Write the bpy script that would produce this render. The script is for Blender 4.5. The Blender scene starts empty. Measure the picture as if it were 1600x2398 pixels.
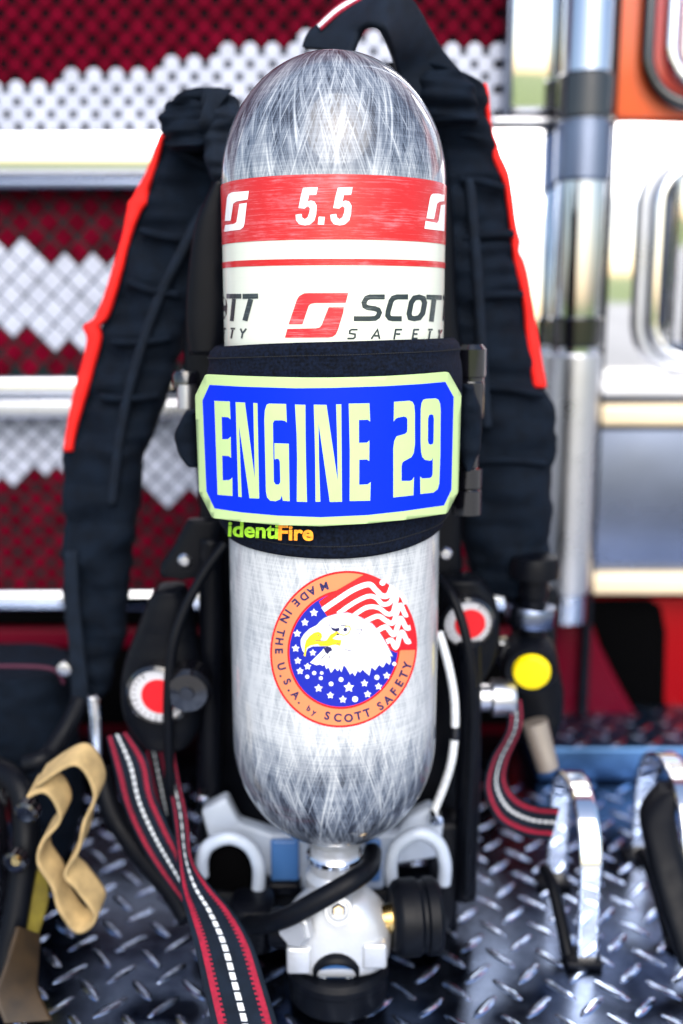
import bpy, bmesh, math, random
from mathutils import Vector, Matrix, noise
random.seed(7)
S = bpy.context.scene
COL = S.collection
R = math.radians

# ------------------------------------------------------------------ camera
F = 2450.0; HOR = 710.0; H = 0.60
TH = math.atan((1199 - HOR) / F)
cam_d = bpy.data.cameras.new('camera'); cam = bpy.data.objects.new('camera', cam_d); COL.objects.link(cam)
S.camera = cam
cam.location = (0, 0, H); cam.rotation_euler = (math.pi / 2 - TH, 0, 0)
cam_d.sensor_fit = 'VERTICAL'; cam_d.sensor_height = 36; cam_d.sensor_width = 24
cam_d.lens = F / 2398 * 36
cam_d.clip_start = 0.02; cam_d.clip_end = 2000
cam_d.dof.use_dof = True; cam_d.dof.focus_distance = 0.752; cam_d.dof.aperture_fstop = 2.2
cam_d.dof.aperture_blades = 9

def ray(px, py):
    a = (px - 800) / F; b = (1199 - py) / F
    return Vector((a, math.cos(TH) + b * math.sin(TH), -math.sin(TH) + b * math.cos(TH)))
def W(px, py, Y):
    d = ray(px, py); return Vector((0, 0, H)) + d * (Y / d.y)
def G(px, py, z=0.0):
    d = ray(px, py); return Vector((0, 0, H)) + d * ((z - H) / d.z)
def cyl_hit(px, py, cx, cy, r):
    d = ray(px, py); ox, oy = -cx, -cy
    A = d.x * d.x + d.y * d.y; B = 2 * (ox * d.x + oy * d.y); Cc = ox * ox + oy * oy - r * r
    D = B * B - 4 * A * Cc
    if D < 0: D = 0
    t = (-B - math.sqrt(D)) / (2 * A)
    p = Vector((0, 0, H)) + d * t
    return math.atan2(p.x - cx, -(p.y - cy)), p.z
def cyl_pt(th, z, cx, cy, r):
    return Vector((cx + r * math.sin(th), cy - r * math.cos(th), z))

# ------------------------------------------------------------------ materials
M = {}
def nodes(m):
    m.use_nodes = True; return m.node_tree.nodes, m.node_tree.links
def mat(name, col, rough=0.5, metal=0.0, coat=0.0, sheen=0.0, bump=None, var=None, spec=None, rvar=None):
    m = bpy.data.materials.new(name); N, L = nodes(m); b = N['Principled BSDF']
    b.inputs['Base Color'].default_value = (*col, 1); b.inputs['Roughness'].default_value = rough
    b.inputs['Metallic'].default_value = metal; b.inputs['Coat Weight'].default_value = coat
    b.inputs['Coat Roughness'].default_value = 0.06
    b.inputs['Sheen Weight'].default_value = sheen
    if spec is not None: b.inputs['Specular IOR Level'].default_value = spec
    tc = N.new('ShaderNodeTexCoord')
    if var:   # (scale, amount)
        n = N.new('ShaderNodeTexNoise'); n.inputs['Scale'].default_value = var[0]; n.inputs['Detail'].default_value = 6
        L.new(tc.outputs['Object'], n.inputs['Vector'])
        r = N.new('ShaderNodeMapRange'); r.inputs['From Min'].default_value = .3; r.inputs['From Max'].default_value = .7
        r.inputs['To Min'].default_value = 1 - var[1]; r.inputs['To Max'].default_value = 1 + var[1]
        L.new(n.outputs['Fac'], r.inputs['Value'])
        mx = N.new('ShaderNodeVectorMath'); mx.operation = 'SCALE'; mx.inputs[0].default_value = col
        L.new(r.outputs[0], mx.inputs['Scale']); L.new(mx.outputs[0], b.inputs['Base Color'])
    if rvar:
        n = N.new('ShaderNodeTexNoise'); n.inputs['Scale'].default_value = rvar[0]; n.inputs['Detail'].default_value = 5
        L.new(tc.outputs['Object'], n.inputs['Vector'])
        r = N.new('ShaderNodeMapRange'); r.inputs['From Min'].default_value = .3; r.inputs['From Max'].default_value = .7
        r.inputs['To Min'].default_value = max(0, rough - rvar[1]); r.inputs['To Max'].default_value = rough + rvar[1]
        L.new(n.outputs['Fac'], r.inputs['Value']); L.new(r.outputs[0], b.inputs['Roughness'])
    if bump:  # (scale, strength, kind)
        if bump[2] == 'weave':
            ws = []
            for ax in ('X', 'Z'):
                w = N.new('ShaderNodeTexWave'); w.wave_type = 'BANDS'; w.bands_direction = ax
                w.inputs['Scale'].default_value = bump[0]; w.inputs['Distortion'].default_value = .6
                L.new(tc.outputs['Object'], w.inputs['Vector']); ws.append(w)
            q = N.new('ShaderNodeMath'); q.operation = 'MULTIPLY'
            L.new(ws[0].outputs['Fac'], q.inputs[0]); L.new(ws[1].outputs['Fac'], q.inputs[1]); src = q.outputs[0]
        else:
            n = N.new('ShaderNodeTexNoise'); n.inputs['Scale'].default_value = bump[0]; n.inputs['Detail'].default_value = 4
            L.new(tc.outputs['Object'], n.inputs['Vector']); src = n.outputs['Fac']
        bp = N.new('ShaderNodeBump'); bp.inputs['Strength'].default_value = bump[1]; bp.inputs['Distance'].default_value = .001
        L.new(src, bp.inputs['Height']); L.new(bp.outputs[0], b.inputs['Normal'])
    M[name] = m
    return m

mat('black_cordura', (.0026, .0062, .0135), .8, spec=.12, bump=(260, .5, 'weave'), var=(60, .35))
mat('black_webbing', (.0045, .010, .021), .7, spec=.2, bump=(420, .6, 'weave'), var=(80, .3))
mat('sleeve_fabric', (.0035, .0075, .021), .75, spec=.15, bump=(330, 1.0, 'weave'), var=(420, .75))
mat('thread', (.006, .007, .010), .8)
mat('black_plastic', (.0020, .0026, .005), .38, spec=.14, rvar=(40, .12))
mat('black_rubber', (.0022, .0030, .0055), .45, spec=.14, rvar=(60, .1))
mat('black_gloss', (.003, .003, .005), .12, coat=.8)
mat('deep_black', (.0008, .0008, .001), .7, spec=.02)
mat('red_trim', (.85, .018, .014), .6, spec=.2, bump=(300, .3, 'weave'), var=(40, .2))
mat('magenta_thread', (.36, .003, .032), .7, bump=(700, .6, 'weave'), var=(300, .3))
mat('white_thread', (.72, .76, .80), .6, var=(300, .2))
mat('tan_webbing', (.52, .37, .17), .75, bump=(500, .7, 'weave'), var=(60, .25))
mat('yellow_webbing', (.17, .135, .008), .7, bump=(500, .5, 'weave'), var=(60, .3))
mat('dull_piping', (.05, .001, .02), .7)
mat('brown_leather', (.030, .017, .006), .6, var=(40, .5))
mat('chrome', (.93, .94, .96), .05, 1.0, rvar=(9, .04))
mat('dark_chrome', (.52, .55, .62), .06, 1.0, rvar=(9, .04))
mat('ledge_metal', (.06, .13, .26), .35, 1.0, var=(12, .3))
mat('brushed_steel', (.55, .56, .60), .30, 1.0, rvar=(14, .08))
mat('stainless', (.17, .20, .28), .30, 1.0, rvar=(5, .1), var=(4, .2))
mat('satin_aluminium', (.56, .58, .61), .38, .5, rvar=(30, .1), var=(25, .08), bump=(350, .25, 'noise'))
mat('pale_plastic', (.40, .46, .56), .38, coat=.2, var=(30, .1))
mat('gauge_blue_and_sheen', (.05, .15, .38), .35)
mat('fire_red', (.085, .0004, .008), .35, spec=.08, rvar=(8, .08))
mat('bright_red', (.24, .001, .003), .4, spec=.1)
mat('cell_red', (.085, .0003, .008),   .5, spec=.02, var=(35, .5))
mat('cell_white', (.40, .43, .53), .35, coat=.2, var=(25, .15))
mat('mesh_dark', (.003, .002, .004), .6, spec=.03)
mat('mesh_green', (.006, .018, .02), .5, spec=.05)
mat('warm_reflection', (.86, .70, .46), .35, coat=.4, var=(8, .08))  # cream stands in for sunlit surroundings reflected in chrome trim
mat('white_paint', (.85, .86, .88), .25, coat=.5)
mat('lamp_orange', (.70, .09, .008), .3, coat=.6, bump=(500, .4, 'noise'))
mat('lamp_red', (.42, .006, .012), .15, coat=.8)
mat('sign_glow_ink', (.44, .59, .27), .45, spec=.2, var=(30, .04))
mat('sign_blue', (.0, .022, .72), .45, spec=.12)
mat('ident_green', (.35, .72, .02), .6, var=(400, .3))
mat('ident_orange', (.95, .33, .01), .6, var=(400, .3))
mat('dial_white', (.55, .56, .60), .35)
mat('dial_red', (.65, .006, .012), .35)
mat('button_yellow', (.92, .72, .0), .4)
mat('brass', (.75, .5, .18), .25, 1.0)
mat('st_red', (.74, .002, .006), .25, coat=.6)
mat('st_orange', (.74, .23, .085), .25, coat=.8)
mat('st_blue', (.0, .010, .36), .3, coat=.15)
mat('st_white', (.86, .87, .90), .25, coat=1.0)
mat('st_yellow', (.92, .62, .0), .25, coat=1.0)
mat('st_navy', (.004, .004, .08), .3, coat=.4)
mat('st_grey', (.30, .36, .52), .3, coat=1.0)
mat('scuffed_grey_metal', (.32, .28, .24), .4, .5)

def streaky(name, col, worn, amt, lo=.5, hi=.72, coat=.35, rough=.35):
    """print with fine scuffs running round the bottle (uv in metres)"""
    m = bpy.data.materials.new(name); N, L = nodes(m); b = N['Principled BSDF']
    b.inputs['Roughness'].default_value = rough; b.inputs['Coat Weight'].default_value = coat; b.inputs['Coat Roughness'].default_value = .08
    uv = N.new('ShaderNodeUVMap'); acc = None
    for sc, off in (((14, 900, 1), 0), ((60, 1700, 1), 3), ((25, 45, 1), 9)):
        mp = N.new('ShaderNodeMapping'); mp.inputs['Scale'].default_value = sc; mp.inputs['Location'].default_value = (off, off, 0)
        n = N.new('ShaderNodeTexNoise'); n.inputs['Scale'].default_value = 1; n.inputs['Detail'].default_value = 4; n.inputs['Roughness'].default_value = .7
        L.new(uv.outputs[0], mp.inputs['Vector']); L.new(mp.outputs[0], n.inputs['Vector'])
        if acc is None: acc = n.outputs['Fac']
        else:
            a = N.new('ShaderNodeMath'); a.operation = 'ADD'; L.new(acc, a.inputs[0]); L.new(n.outputs['Fac'], a.inputs[1]); acc = a.outputs[0]
    r = N.new('ShaderNodeMapRange'); r.inputs['From Min'].default_value = lo * 3; r.inputs['From Max'].default_value = hi * 3
    r.inputs['To Min'].default_value = 0; r.inputs['To Max'].default_value = amt
    L.new(acc, r.inputs['Value'])
    mx = N.new('ShaderNodeMix'); mx.data_type = 'RGBA'; mx.inputs['A'].default_value = (*col, 1); mx.inputs['B'].default_value = (*worn, 1)
    L.new(r.outputs[0], mx.inputs['Factor']); L.new(mx.outputs['Result'], b.inputs['Base Color'])
    M[name] = m
streaky('band_red', (.54, .001, .004), (.86, .40, .46), .6, .50, .66)
streaky('print_red', (.78, .008, .018), (.88, .55, .58), .65, .51, .67)
streaky('print_black', (.010, .022, .028), (.35, .42, .42), .6, .53, .68)
streaky('label_film', (.69, .73, .63), (.60, .64, .58), .5, .5, .7)
streaky('print_white', (.88, .89, .90), (.85, .80, .82), .4, .5, .7)

def carbon():
    m = bpy.data.materials.new('carbon_wrap'); N, L = nodes(m); b = N['Principled BSDF']
    b.inputs['Coat Weight'].default_value = 1.0; b.inputs['Coat Roughness'].default_value = .07; b.inputs['Roughness'].default_value = .45
    uv = N.new('ShaderNodeUVMap')
    def fib(ang, across, along, off):
        mp = N.new('ShaderNodeMapping'); mp.vector_type = 'TEXTURE'   # inverse: rotate then divide
        mp.inputs['Rotation'].default_value = (0, 0, R(ang)); mp.inputs['Scale'].default_value = (across, along, 1)
        mp.inputs['Location'].default_value = (off, off * .3, 0)
        n = N.new('ShaderNodeTexNoise'); n.inputs['Scale'].default_value = 1; n.inputs['Detail'].default_value = 2; n.inputs['Roughness'].default_value = .5
        L.new(uv.outputs[0], mp.inputs['Vector']); L.new(mp.outputs[0], n.inputs['Vector']); return n.outputs['Fac']
    def op(o, a, c):
        q = N.new('ShaderNodeMath'); q.operation = o
        for i, v in enumerate((a, c)):
            if isinstance(v, (int, float)): q.inputs[i].default_value = v
            else: L.new(v, q.inputs[i])
        return q.outputs[0]
    def rng(v, a, c, d, e):
        r = N.new('ShaderNodeMapRange'); r.inputs['From Min'].default_value = a; r.inputs['From Max'].default_value = c
        r.inputs['To Min'].default_value = d; r.inputs['To Max'].default_value = e; L.new(v, r.inputs['Value']); return r.outputs[0]
    f1 = op('MAXIMUM', fib(19, .0012, .055, 0), fib(-19, .0012, .055, 5))
    f2 = op('MAXIMUM', fib(11, .0028, .10, 2), fib(-12, .0030, .10, 7))
    fine = op('MAXIMUM', f1, f2)
    hoop = fib(0, .06, .0011, 3)
    blotch = op('MAXIMUM', fib(14, .010, .045, 4), fib(-14, .011, .04, 8))
    sep = N.new('ShaderNodeSeparateXYZ'); L.new(uv.outputs[0], sep.inputs[0])
    # glass overwrap coverage along the bottle: little on the shoulders, full on the barrel
    rp = N.new('ShaderNodeValToRGB'); L.new(rng(sep.outputs[1], 0, .70, 0, 1), rp.inputs['Fac'])
    e = rp.color_ramp.elements; e[0].position = 0; e[0].color = (.40,) * 3 + (1,); e[1].position = 1; e[1].color = (.34,) * 3 + (1,)
    for p, v in ((.07, .34), (.15, .34), (.20, .60), (.245, 1.06), (.70, 1.06), (.80, 1.04), (.835, .80), (.865, .52), (.905, .36), (.95, .48)):
        q = e.new(p); q.color = (v, v, v, 1)
    cov = rp.outputs['Color']
    big = N.new('ShaderNodeTexNoise'); big.inputs['Scale'].default_value = 16; big.inputs['Detail'].default_value = 2; L.new(uv.outputs[0], big.inputs['Vector'])
    cov = op('ADD', cov, op('MULTIPLY', op('SUBTRACT', big.outputs['Fac'], .5), op('SUBTRACT', 1.15, cov)))
    vari = op('MULTIPLY', op('ADD', rng(fine, .46, .74, -.34, .44), rng(blotch, .42, .62, -.20, .16)), op('SUBTRACT', 1.42, op('MULTIPLY', cov, .98)))
    amt = op('ADD', vari, op('MULTIPLY', cov, .86))
    amt = op('ADD', amt, rng(hoop, .40, .62, -.06, .07))
    ramp = N.new('ShaderNodeValToRGB'); L.new(amt, ramp.inputs['Fac'])
    e = ramp.color_ramp.elements; e[0].position = 0; e[0].color = (.012, .016, .028, 1); e[1].position = 1; e[1].color = (.56, .585, .605, 1)
    q = e.new(.35); q.color = (.11, .135, .18, 1); q = e.new(.7); q.color = (.29, .32, .36, 1)
    L.new(ramp.outputs['Color'], b.inputs['Base Color'])
    bp = N.new('ShaderNodeBump'); bp.inputs['Strength'].default_value = .05; bp.inputs['Distance'].default_value = .0003
    L.new(fine, bp.inputs['Height']); L.new(bp.outputs[0], b.inputs['Normal'])
    M['carbon_wrap'] = m
carbon()

# tread plate: worn polished aluminium
m = mat('tread_plate', (.15, .17, .22), .22, 1.0); N, L = nodes(m); b = N['Principled BSDF']
tc = N.new('ShaderNodeTexCoord'); n = N.new('ShaderNodeTexNoise'); n.inputs['Scale'].default_value = 16; n.inputs['Detail'].default_value = 8; n.inputs['Roughness'].default_value = .65
L.new(tc.outputs['Object'], n.inputs['Vector']); cr = N.new('ShaderNodeValToRGB'); L.new(n.outputs['Fac'], cr.inputs['Fac'])
e = cr.color_ramp.elements; e[0].position = .36; e[0].color = (.012, .022, .050, 1); e[1].position = .68; e[1].color = (.13, .17, .26, 1); L.new(cr.outputs[0], b.inputs['Base Color'])
r = N.new('ShaderNodeMapRange'); r.inputs['To Min'].default_value = .10; r.inputs['To Max'].default_value = .36; L.new(n.outputs['Fac'], r.inputs['Value']); L.new(r.outputs[0], b.inputs['Roughness'])
mat('tread_lug', (.50, .60, .80), .17, 1.0, rvar=(60, .12))
mat('concrete', (.50, .48, .45), .85, var=(.8, .2)); mat('grass', (.20, .27, .05), .9, var=(1.5, .5))

# ------------------------------------------------------------------ object helpers
def thing(name, label, cat, loc=(0, 0, 0), group=None):
    o = bpy.data.objects.new(name, None); COL.objects.link(o); o.location = loc; o.empty_display_size = .05
    o['label'] = label; o['category'] = cat
    if group: o['group'] = group
    return o
def obj(name, bm, ms, parent=None, smooth=True, label=None, kind=None, bevel=None, subsurf=0, solid=None):
    me = bpy.data.meshes.new(name)
    bm.to_mesh(me); bm.free()
    for k in (ms if isinstance(ms, (list, tuple)) else [ms]): me.materials.append(M[k])
    for p in me.polygons: p.use_smooth = smooth
    o = bpy.data.objects.new(name, me); COL.objects.link(o)
    if parent:
        o.parent = parent
        w = Vector((0, 0, 0)); q = parent
        while q: w += q.location; q = q.parent
        o.location = -w
    if label: o['label'] = label
    if kind: o['kind'] = kind
    if solid: md = o.modifiers.new('s', 'SOLIDIFY'); md.thickness = solid; md.offset = -1
    if bevel:
        md = o.modifiers.new('b', 'BEVEL'); md.width = bevel; md.segments = 3; md.limit_method = 'ANGLE'; md.angle_limit = R(35)
    if subsurf: md = o.modifiers.new('u', 'SUBSURF'); md.levels = subsurf; md.render_levels = subsurf
    return o
def cat_(pts, n, closed=False):
    """Catmull-Rom through points (any tuples) -> list of Vectors"""
    P = [Vector(p) for p in pts]; out = []; m_ = len(P)
    segs = m_ if closed else m_ - 1
    for i in range(n):
        t = i / (n if closed else (n - 1)) * segs; k = min(int(t), segs - 1); f = t - k
        g = (lambda j: P[j % m_]) if closed else (lambda j: P[max(0, min(m_ - 1, j))])
        a, b, c, d = g(k - 1), g(k), g(k + 1), g(k + 2)
        out.append(.5 * ((2 * b) + (-a + c) * f + (2 * a - 5 * b + 4 * c - d) * f * f + (-a + 3 * b - 3 * c + d) * f ** 3))
    return out
def grid(bm, rows, closed_u=False, cap=False, mats=None):
    V = [[bm.verts.new(p) for p in r] for r in rows]; nu = len(rows[0])
    for i in range(len(V) - 1):
        for j in range(nu if closed_u else nu - 1):
            f = bm.faces.new((V[i][j], V[i][(j + 1) % nu], V[i + 1][(j + 1) % nu], V[i + 1][j]))
            if mats: f.material_index = mats(i, j)
    if cap:
        bm.faces.new(list(reversed(V[0]))); bm.faces.new(V[-1])
    return V
def tube_bm(bm, pts, r, n=60, seg=14, closed=False, rad=None):
    P = cat_(pts, n, closed); rows = []; up = Vector((0, .3, 1)).normalized()
    for i, p in enumerate(P):
        t = (P[(i + 1) % n] - P[i - 1]) if closed else (P[min(i + 1, n - 1)] - P[max(i - 1, 0)])
        t.normalize(); a = t.cross(up)
        if a.length < .05: a = t.cross(Vector((1, 0, 0)))
        a.normalize(); c = t.cross(a); up = -c if (-c).dot(up) > 0 else c
        rr = rad(i / (n - 1)) * r if rad else r
        a2 = t.cross(up).normalized(); u2 = a2.cross(t).normalized()
        rows.append([p + a2 * rr * math.cos(2 * math.pi * k / seg) + u2 * rr * math.sin(2 * math.pi * k / seg) for k in range(seg)])
    if closed: rows.append(rows[0]); grid(bm, rows, True); bmesh.ops.remove_doubles(bm, verts=bm.verts, dist=1e-6)
    else: grid(bm, rows, True, True)
    return bm
def tube(name, pts, r, m, parent, **k):
    lab = k.pop('label', None); bm = bmesh.new(); tube_bm(bm, pts, r, **k); bmesh.ops.recalc_face_normals(bm, faces=bm.faces)
    return obj(name, bm, m, parent, label=lab)
def lathe_bm(bm, prof, origin, axis=Vector((0, 0, 1)), seg=64, ribs=0, rdepth=0):
    """prof: list of (radius, distance along axis)"""
    axis = Vector(axis).normalized(); q = Vector((0, 0, 1)).rotation_difference(axis); o = Vector(origin)
    uvl = bm.loops.layers.uv.verify(); V = []; s = 0; ss = []
    for i, (r_, d) in enumerate(prof):
        if i: s += math.hypot(r_ - prof[i - 1][0], d - prof[i - 1][1])
        ss.append(s); ring = []
        for k in range(seg):
            a = 2 * math.pi * k / seg
            rr = r_ - (rdepth if ribs and r_ > rdepth * 2 and (k * ribs // seg * 2 + (k * ribs * 2 // seg) % 2) % 2 else 0)
            ring.append(bm.verts.new(o + q @ Vector((rr * math.sin(a), rr * math.cos(a), d))))
        V.append(ring)
    for i in range(len(V) - 1):
        for k in range(seg):
            f = bm.faces.new((V[i][k], V[i][(k + 1) % seg], V[i + 1][(k + 1) % seg], V[i + 1][k]))
            for lp, (uu, vv) in zip(f.loops, ((k, i), (k + 1, i), (k + 1, i + 1), (k, i + 1))):
                lp[uvl].uv = (uu / seg * .5435, ss[vv])
    if prof[0][0] > 1e-4: bm.faces.new(V[0])
    if prof[-1][0] > 1e-4: bm.faces.new(V[-1])
    bmesh.ops.remove_doubles(bm, verts=bm.verts, dist=1e-6); bmesh.ops.recalc_face_normals(bm, faces=bm.faces)
    return bm
def lathe(name, prof, origin, m, parent, **k):
    lab = k.pop('label', None); bev = k.pop('bevel', None); smooth = k.pop('smooth', True)
    o = obj(name, lathe_bm(bmesh.new(), prof, origin, **k), m, parent, smooth=smooth, label=lab, bevel=bev)
    if smooth:
        md = o.modifiers.new('e', 'EDGE_SPLIT'); md.split_angle = R(32)
    return o
def box_bm(bm, lo, hi):
    lo, hi = Vector(lo), Vector(hi); c = (lo + hi) / 2; s = hi - lo
    r_ = bmesh.ops.create_cube(bm, size=1, matrix=Matrix.Translation(c) @ Matrix.Diagonal((s.x, s.y, s.z, 1)))
    return bm
def box(name, lo, hi, m, parent=None, bevel=.002, **k):
    return obj(name, box_bm(bmesh.new(), lo, hi), m, parent, smooth=True, bevel=bevel, **k)
def pbox(name, x0, y0, x1, y1, Y, t, m, parent=None, bevel=.003, **k):
    """box whose front face spans the given picture rectangle on plane Y, t deep"""
    a = W(x0, y0, Y); c = W(x1, y1, Y); mid = (y0 + y1) / 2
    xa = W(x0, mid, Y).x; xb = W(x1, mid, Y).x
    return box(name, (xa, Y, c.z), (xb, Y + t, a.z), m, parent, bevel, **k)
def outline(name, pts, Y, t, m, parent=None, bevel=.003, smooth_n=0, **k):
    P = cat_([(x, y, 0) for x, y in pts], smooth_n, True) if smooth_n else [Vector((x, y, 0)) for x, y in pts]
    bm = bmesh.new(); f = bm.faces.new([bm.verts.new(W(p.x, p.y, Y)) for p in P])
    r_ = bmesh.ops.extrude_face_region(bm, geom=[f])
    for v in r_['geom']:
        if isinstance(v, bmesh.types.BMVert): v.co.y += t
    bmesh.ops.recalc_face_normals(bm, faces=bm.faces)
    return obj(name, bm, m, parent, bevel=bevel, **k)
def pad(name, rows, m, parent=None, Y=1.0, t=.03, n=70, seg=28, wr=.004, wf=28, e=2.6, **k):
    """padded loft; rows = (py, xl, xr[, Y[, t]])"""
    rr = cat_([(r_[0], r_[1], r_[2]) for r_ in rows], n)
    yy = cat_([((r_[3] if len(r_) > 3 else Y), (r_[4] if len(r_) > 4 else t), 0) for r_ in rows], n)
    out = []
    for i, (q, y2) in enumerate(zip(rr, yy)):
        A = W(q.y, q.x, y2.x); B = W(q.z, q.x, y2.x); c = (A + B) / 2; hw = max((B - A).length / 2, .001); ht = y2.y / 2
        endf = min(1, (min(i, n - 1 - i) + .6) / 3.0) ** .5; ring = []
        for s in range(seg):
            a = 2 * math.pi * s / seg; ca, sa = math.cos(a), math.sin(a)
            p = c + Vector((hw * abs(ca) ** (2 / e) * math.copysign(1, ca), ht * endf * abs(sa) ** (2 / e) * math.copysign(1, sa), 0))
            if wr:
                d = noise.noise(p * wf) * wr + noise.noise(Vector((p.x * wf, p.y * wf, p.z * wf * 3.2)) + Vector((5, 3, 1))) * wr * .8
                p += Vector((ca * .4, sa, 0)) * d
            ring.append(p)
        out.append(ring)
    bm = bmesh.new(); grid(bm, out, True, True); bmesh.ops.recalc_face_normals(bm, faces=bm.faces)
    return obj(name, bm, m, parent, **k)
def ribbon(name, Lp, Rp, m, parent=None, n=90, cols=None, thick=.0016, matf=None, closed=False, **k):
    L_ = cat_(Lp, n, closed); R_ = cat_(Rp, n, closed); cols = cols or 12; rows = []
    for a, c in zip(L_, R_): rows.append([a.lerp(c, j / cols) for j in range(cols + 1)])
    if closed: rows.append(rows[0])
    bm = bmesh.new(); uvl = bm.loops.layers.uv.verify(); grid(bm, rows, False, False, matf)
    if closed: bmesh.ops.remove_doubles(bm, verts=bm.verts, dist=1e-6)
    for f in bm.faces: f.smooth = True
    o = obj(name, bm, m, parent, **k); md = o.modifiers.new('s', 'SOLIDIFY'); md.thickness = thick; md.offset = 0
    return o

# ---- flat shapes drawn in picture coordinates and laid on a curved surface
def fill2d(polys):
    cu = bpy.data.curves.new('tmp', 'CURVE'); cu.dimensions = '2D'; cu.fill_mode = 'BOTH'
    for P in polys:
        sp = cu.splines.new('POLY'); sp.points.add(len(P) - 1)
        for i, p in enumerate(P): sp.points[i].co = (p[0] / 100, p[1] / 100, 0, 1)
        sp.use_cyclic_u = True
    o = bpy.data.objects.new('tmp', cu); COL.objects.link(o)
    me = bpy.data.meshes.new_from_object(o.evaluated_get(bpy.context.evaluated_depsgraph_get()))
    v = [(p.co.x * 100, p.co.y * 100) for p in me.vertices]; f = [tuple(q.vertices) for q in me.polygons]
    bpy.data.objects.remove(o); bpy.data.curves.remove(cu); bpy.data.meshes.remove(me)
    return v, f
def glyphs(text, cx, cy, size, rot=0, offset=0.0, shear=0.0, sx=1.0, align='CENTER'):
    """built-in font text, centred at (cx, cy) in picture px, rot in radians (0 = upright)"""
    cu = bpy.data.curves.new('tmp', 'FONT'); cu.body = text; cu.size = 1; cu.offset = offset; cu.shear = shear; cu.align_x = align; cu.align_y = 'CENTER'
    cu.resolution_u = 4
    o = bpy.data.objects.new('tmp', cu); COL.objects.link(o)
    me = bpy.data.meshes.new_from_object(o.evaluated_get(bpy.context.evaluated_depsgraph_get()))
    c, s = math.cos(rot), math.sin(rot); v = []
    for p in me.vertices:
        x = p.co.x * size * sx; y = -p.co.y * size
        v.append((cx + x * c - y * s, cy + x * s + y * c))
    f = [tuple(q.vertices) for q in me.polygons]
    bpy.data.objects.remove(o); bpy.data.curves.remove(cu); bpy.data.meshes.remove(me)
    return v, f
def stroke(pts, w, n=0, closed=False):
    P = cat_([(x, y, 0) for x, y in pts], n, closed) if n else [Vector((x, y, 0)) for x, y in pts]
    k = len(P); v = []; f = []
    for i in range(k):
        a = P[i - 1] if (i or closed) else P[0]; b = P[(i + 1) % k] if (i < k - 1 or closed) else P[-1]
        t1 = (P[i] - a); t2 = (b - P[i])
        if t1.length < 1e-6: t1 = t2
        if t2.length < 1e-6: t2 = t1
        t1 = t1.normalized(); t2 = t2.normalized(); t = (t1 + t2); t = t.normalized() if t.length > 1e-6 else t1
        nn = Vector((-t.y, t.x, 0)); sc = 1 / max(.5, nn.dot(Vector((-t1.y, t1.x, 0))))
        v += [tuple((P[i] + nn * w / 2 * sc)[:2]), tuple((P[i] - nn * w / 2 * sc)[:2])]
    for i in range(k if closed else k - 1):
        j = (i + 1) % k; f.append((2 * i, 2 * i + 1, 2 * j + 1, 2 * j))
    return v, f
def cr(pts, ox, oy, s): return [(ox + x * s, oy + y * s) for x, y in pts]
def decal(name, shapes, surf, off, m, parent, step=9, zs=0, **k):
    """shapes = list of (verts2d, faces); surf = (cx, cy, r)"""
    cx, cy, r_ = surf; bm = bmesh.new()
    for si, (v, f) in enumerate(shapes):
        b2 = bmesh.new(); vs = [b2.verts.new((x, y, 0)) for x, y in v]
        for q in f:
            try: b2.faces.new([vs[i] for i in q])
            except ValueError: pass
        for ax in (0, 1):
            if not b2.verts: break
            lo = min(p.co[ax] for p in b2.verts); hi = max(p.co[ax] for p in b2.verts)
            x = math.floor(lo / step) * step + step
            st = step if ax == 0 else step * 4
            while x < hi:
                nrm = Vector((1, 0, 0)) if ax == 0 else Vector((0, 1, 0))
                bmesh.ops.bisect_plane(b2, geom=b2.verts[:] + b2.edges[:] + b2.faces[:], plane_co=nrm * x, plane_no=nrm, dist=1e-4); x += st
        idx = {}
        for p in b2.verts:
            th, z = cyl_hit(p.co.x, p.co.y, cx, cy, r_); idx[p] = bm.verts.new(cyl_pt(th, z, cx, cy, r_ + off + zs * si))
        uvl = bm.loops.layers.uv.verify()
        for q in b2.faces:
            try: nf = bm.faces.new([idx[p] for p in q.verts])
            except ValueError: continue
            for lp in nf.loops:
                c = lp.vert.co; lp[uvl].uv = (math.atan2(c.x - cx, -(c.y - cy)) * r_, c.z)
        b2.free()
    bm.normal_update()
    for q in bm.faces:
        c = q.calc_center_median()
        if q.normal.dot(Vector((c.x - cx, c.y - cy, 0))) < 0: q.normal_flip()
    return obj(name, bm, m, parent, smooth=False, **k)

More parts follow.
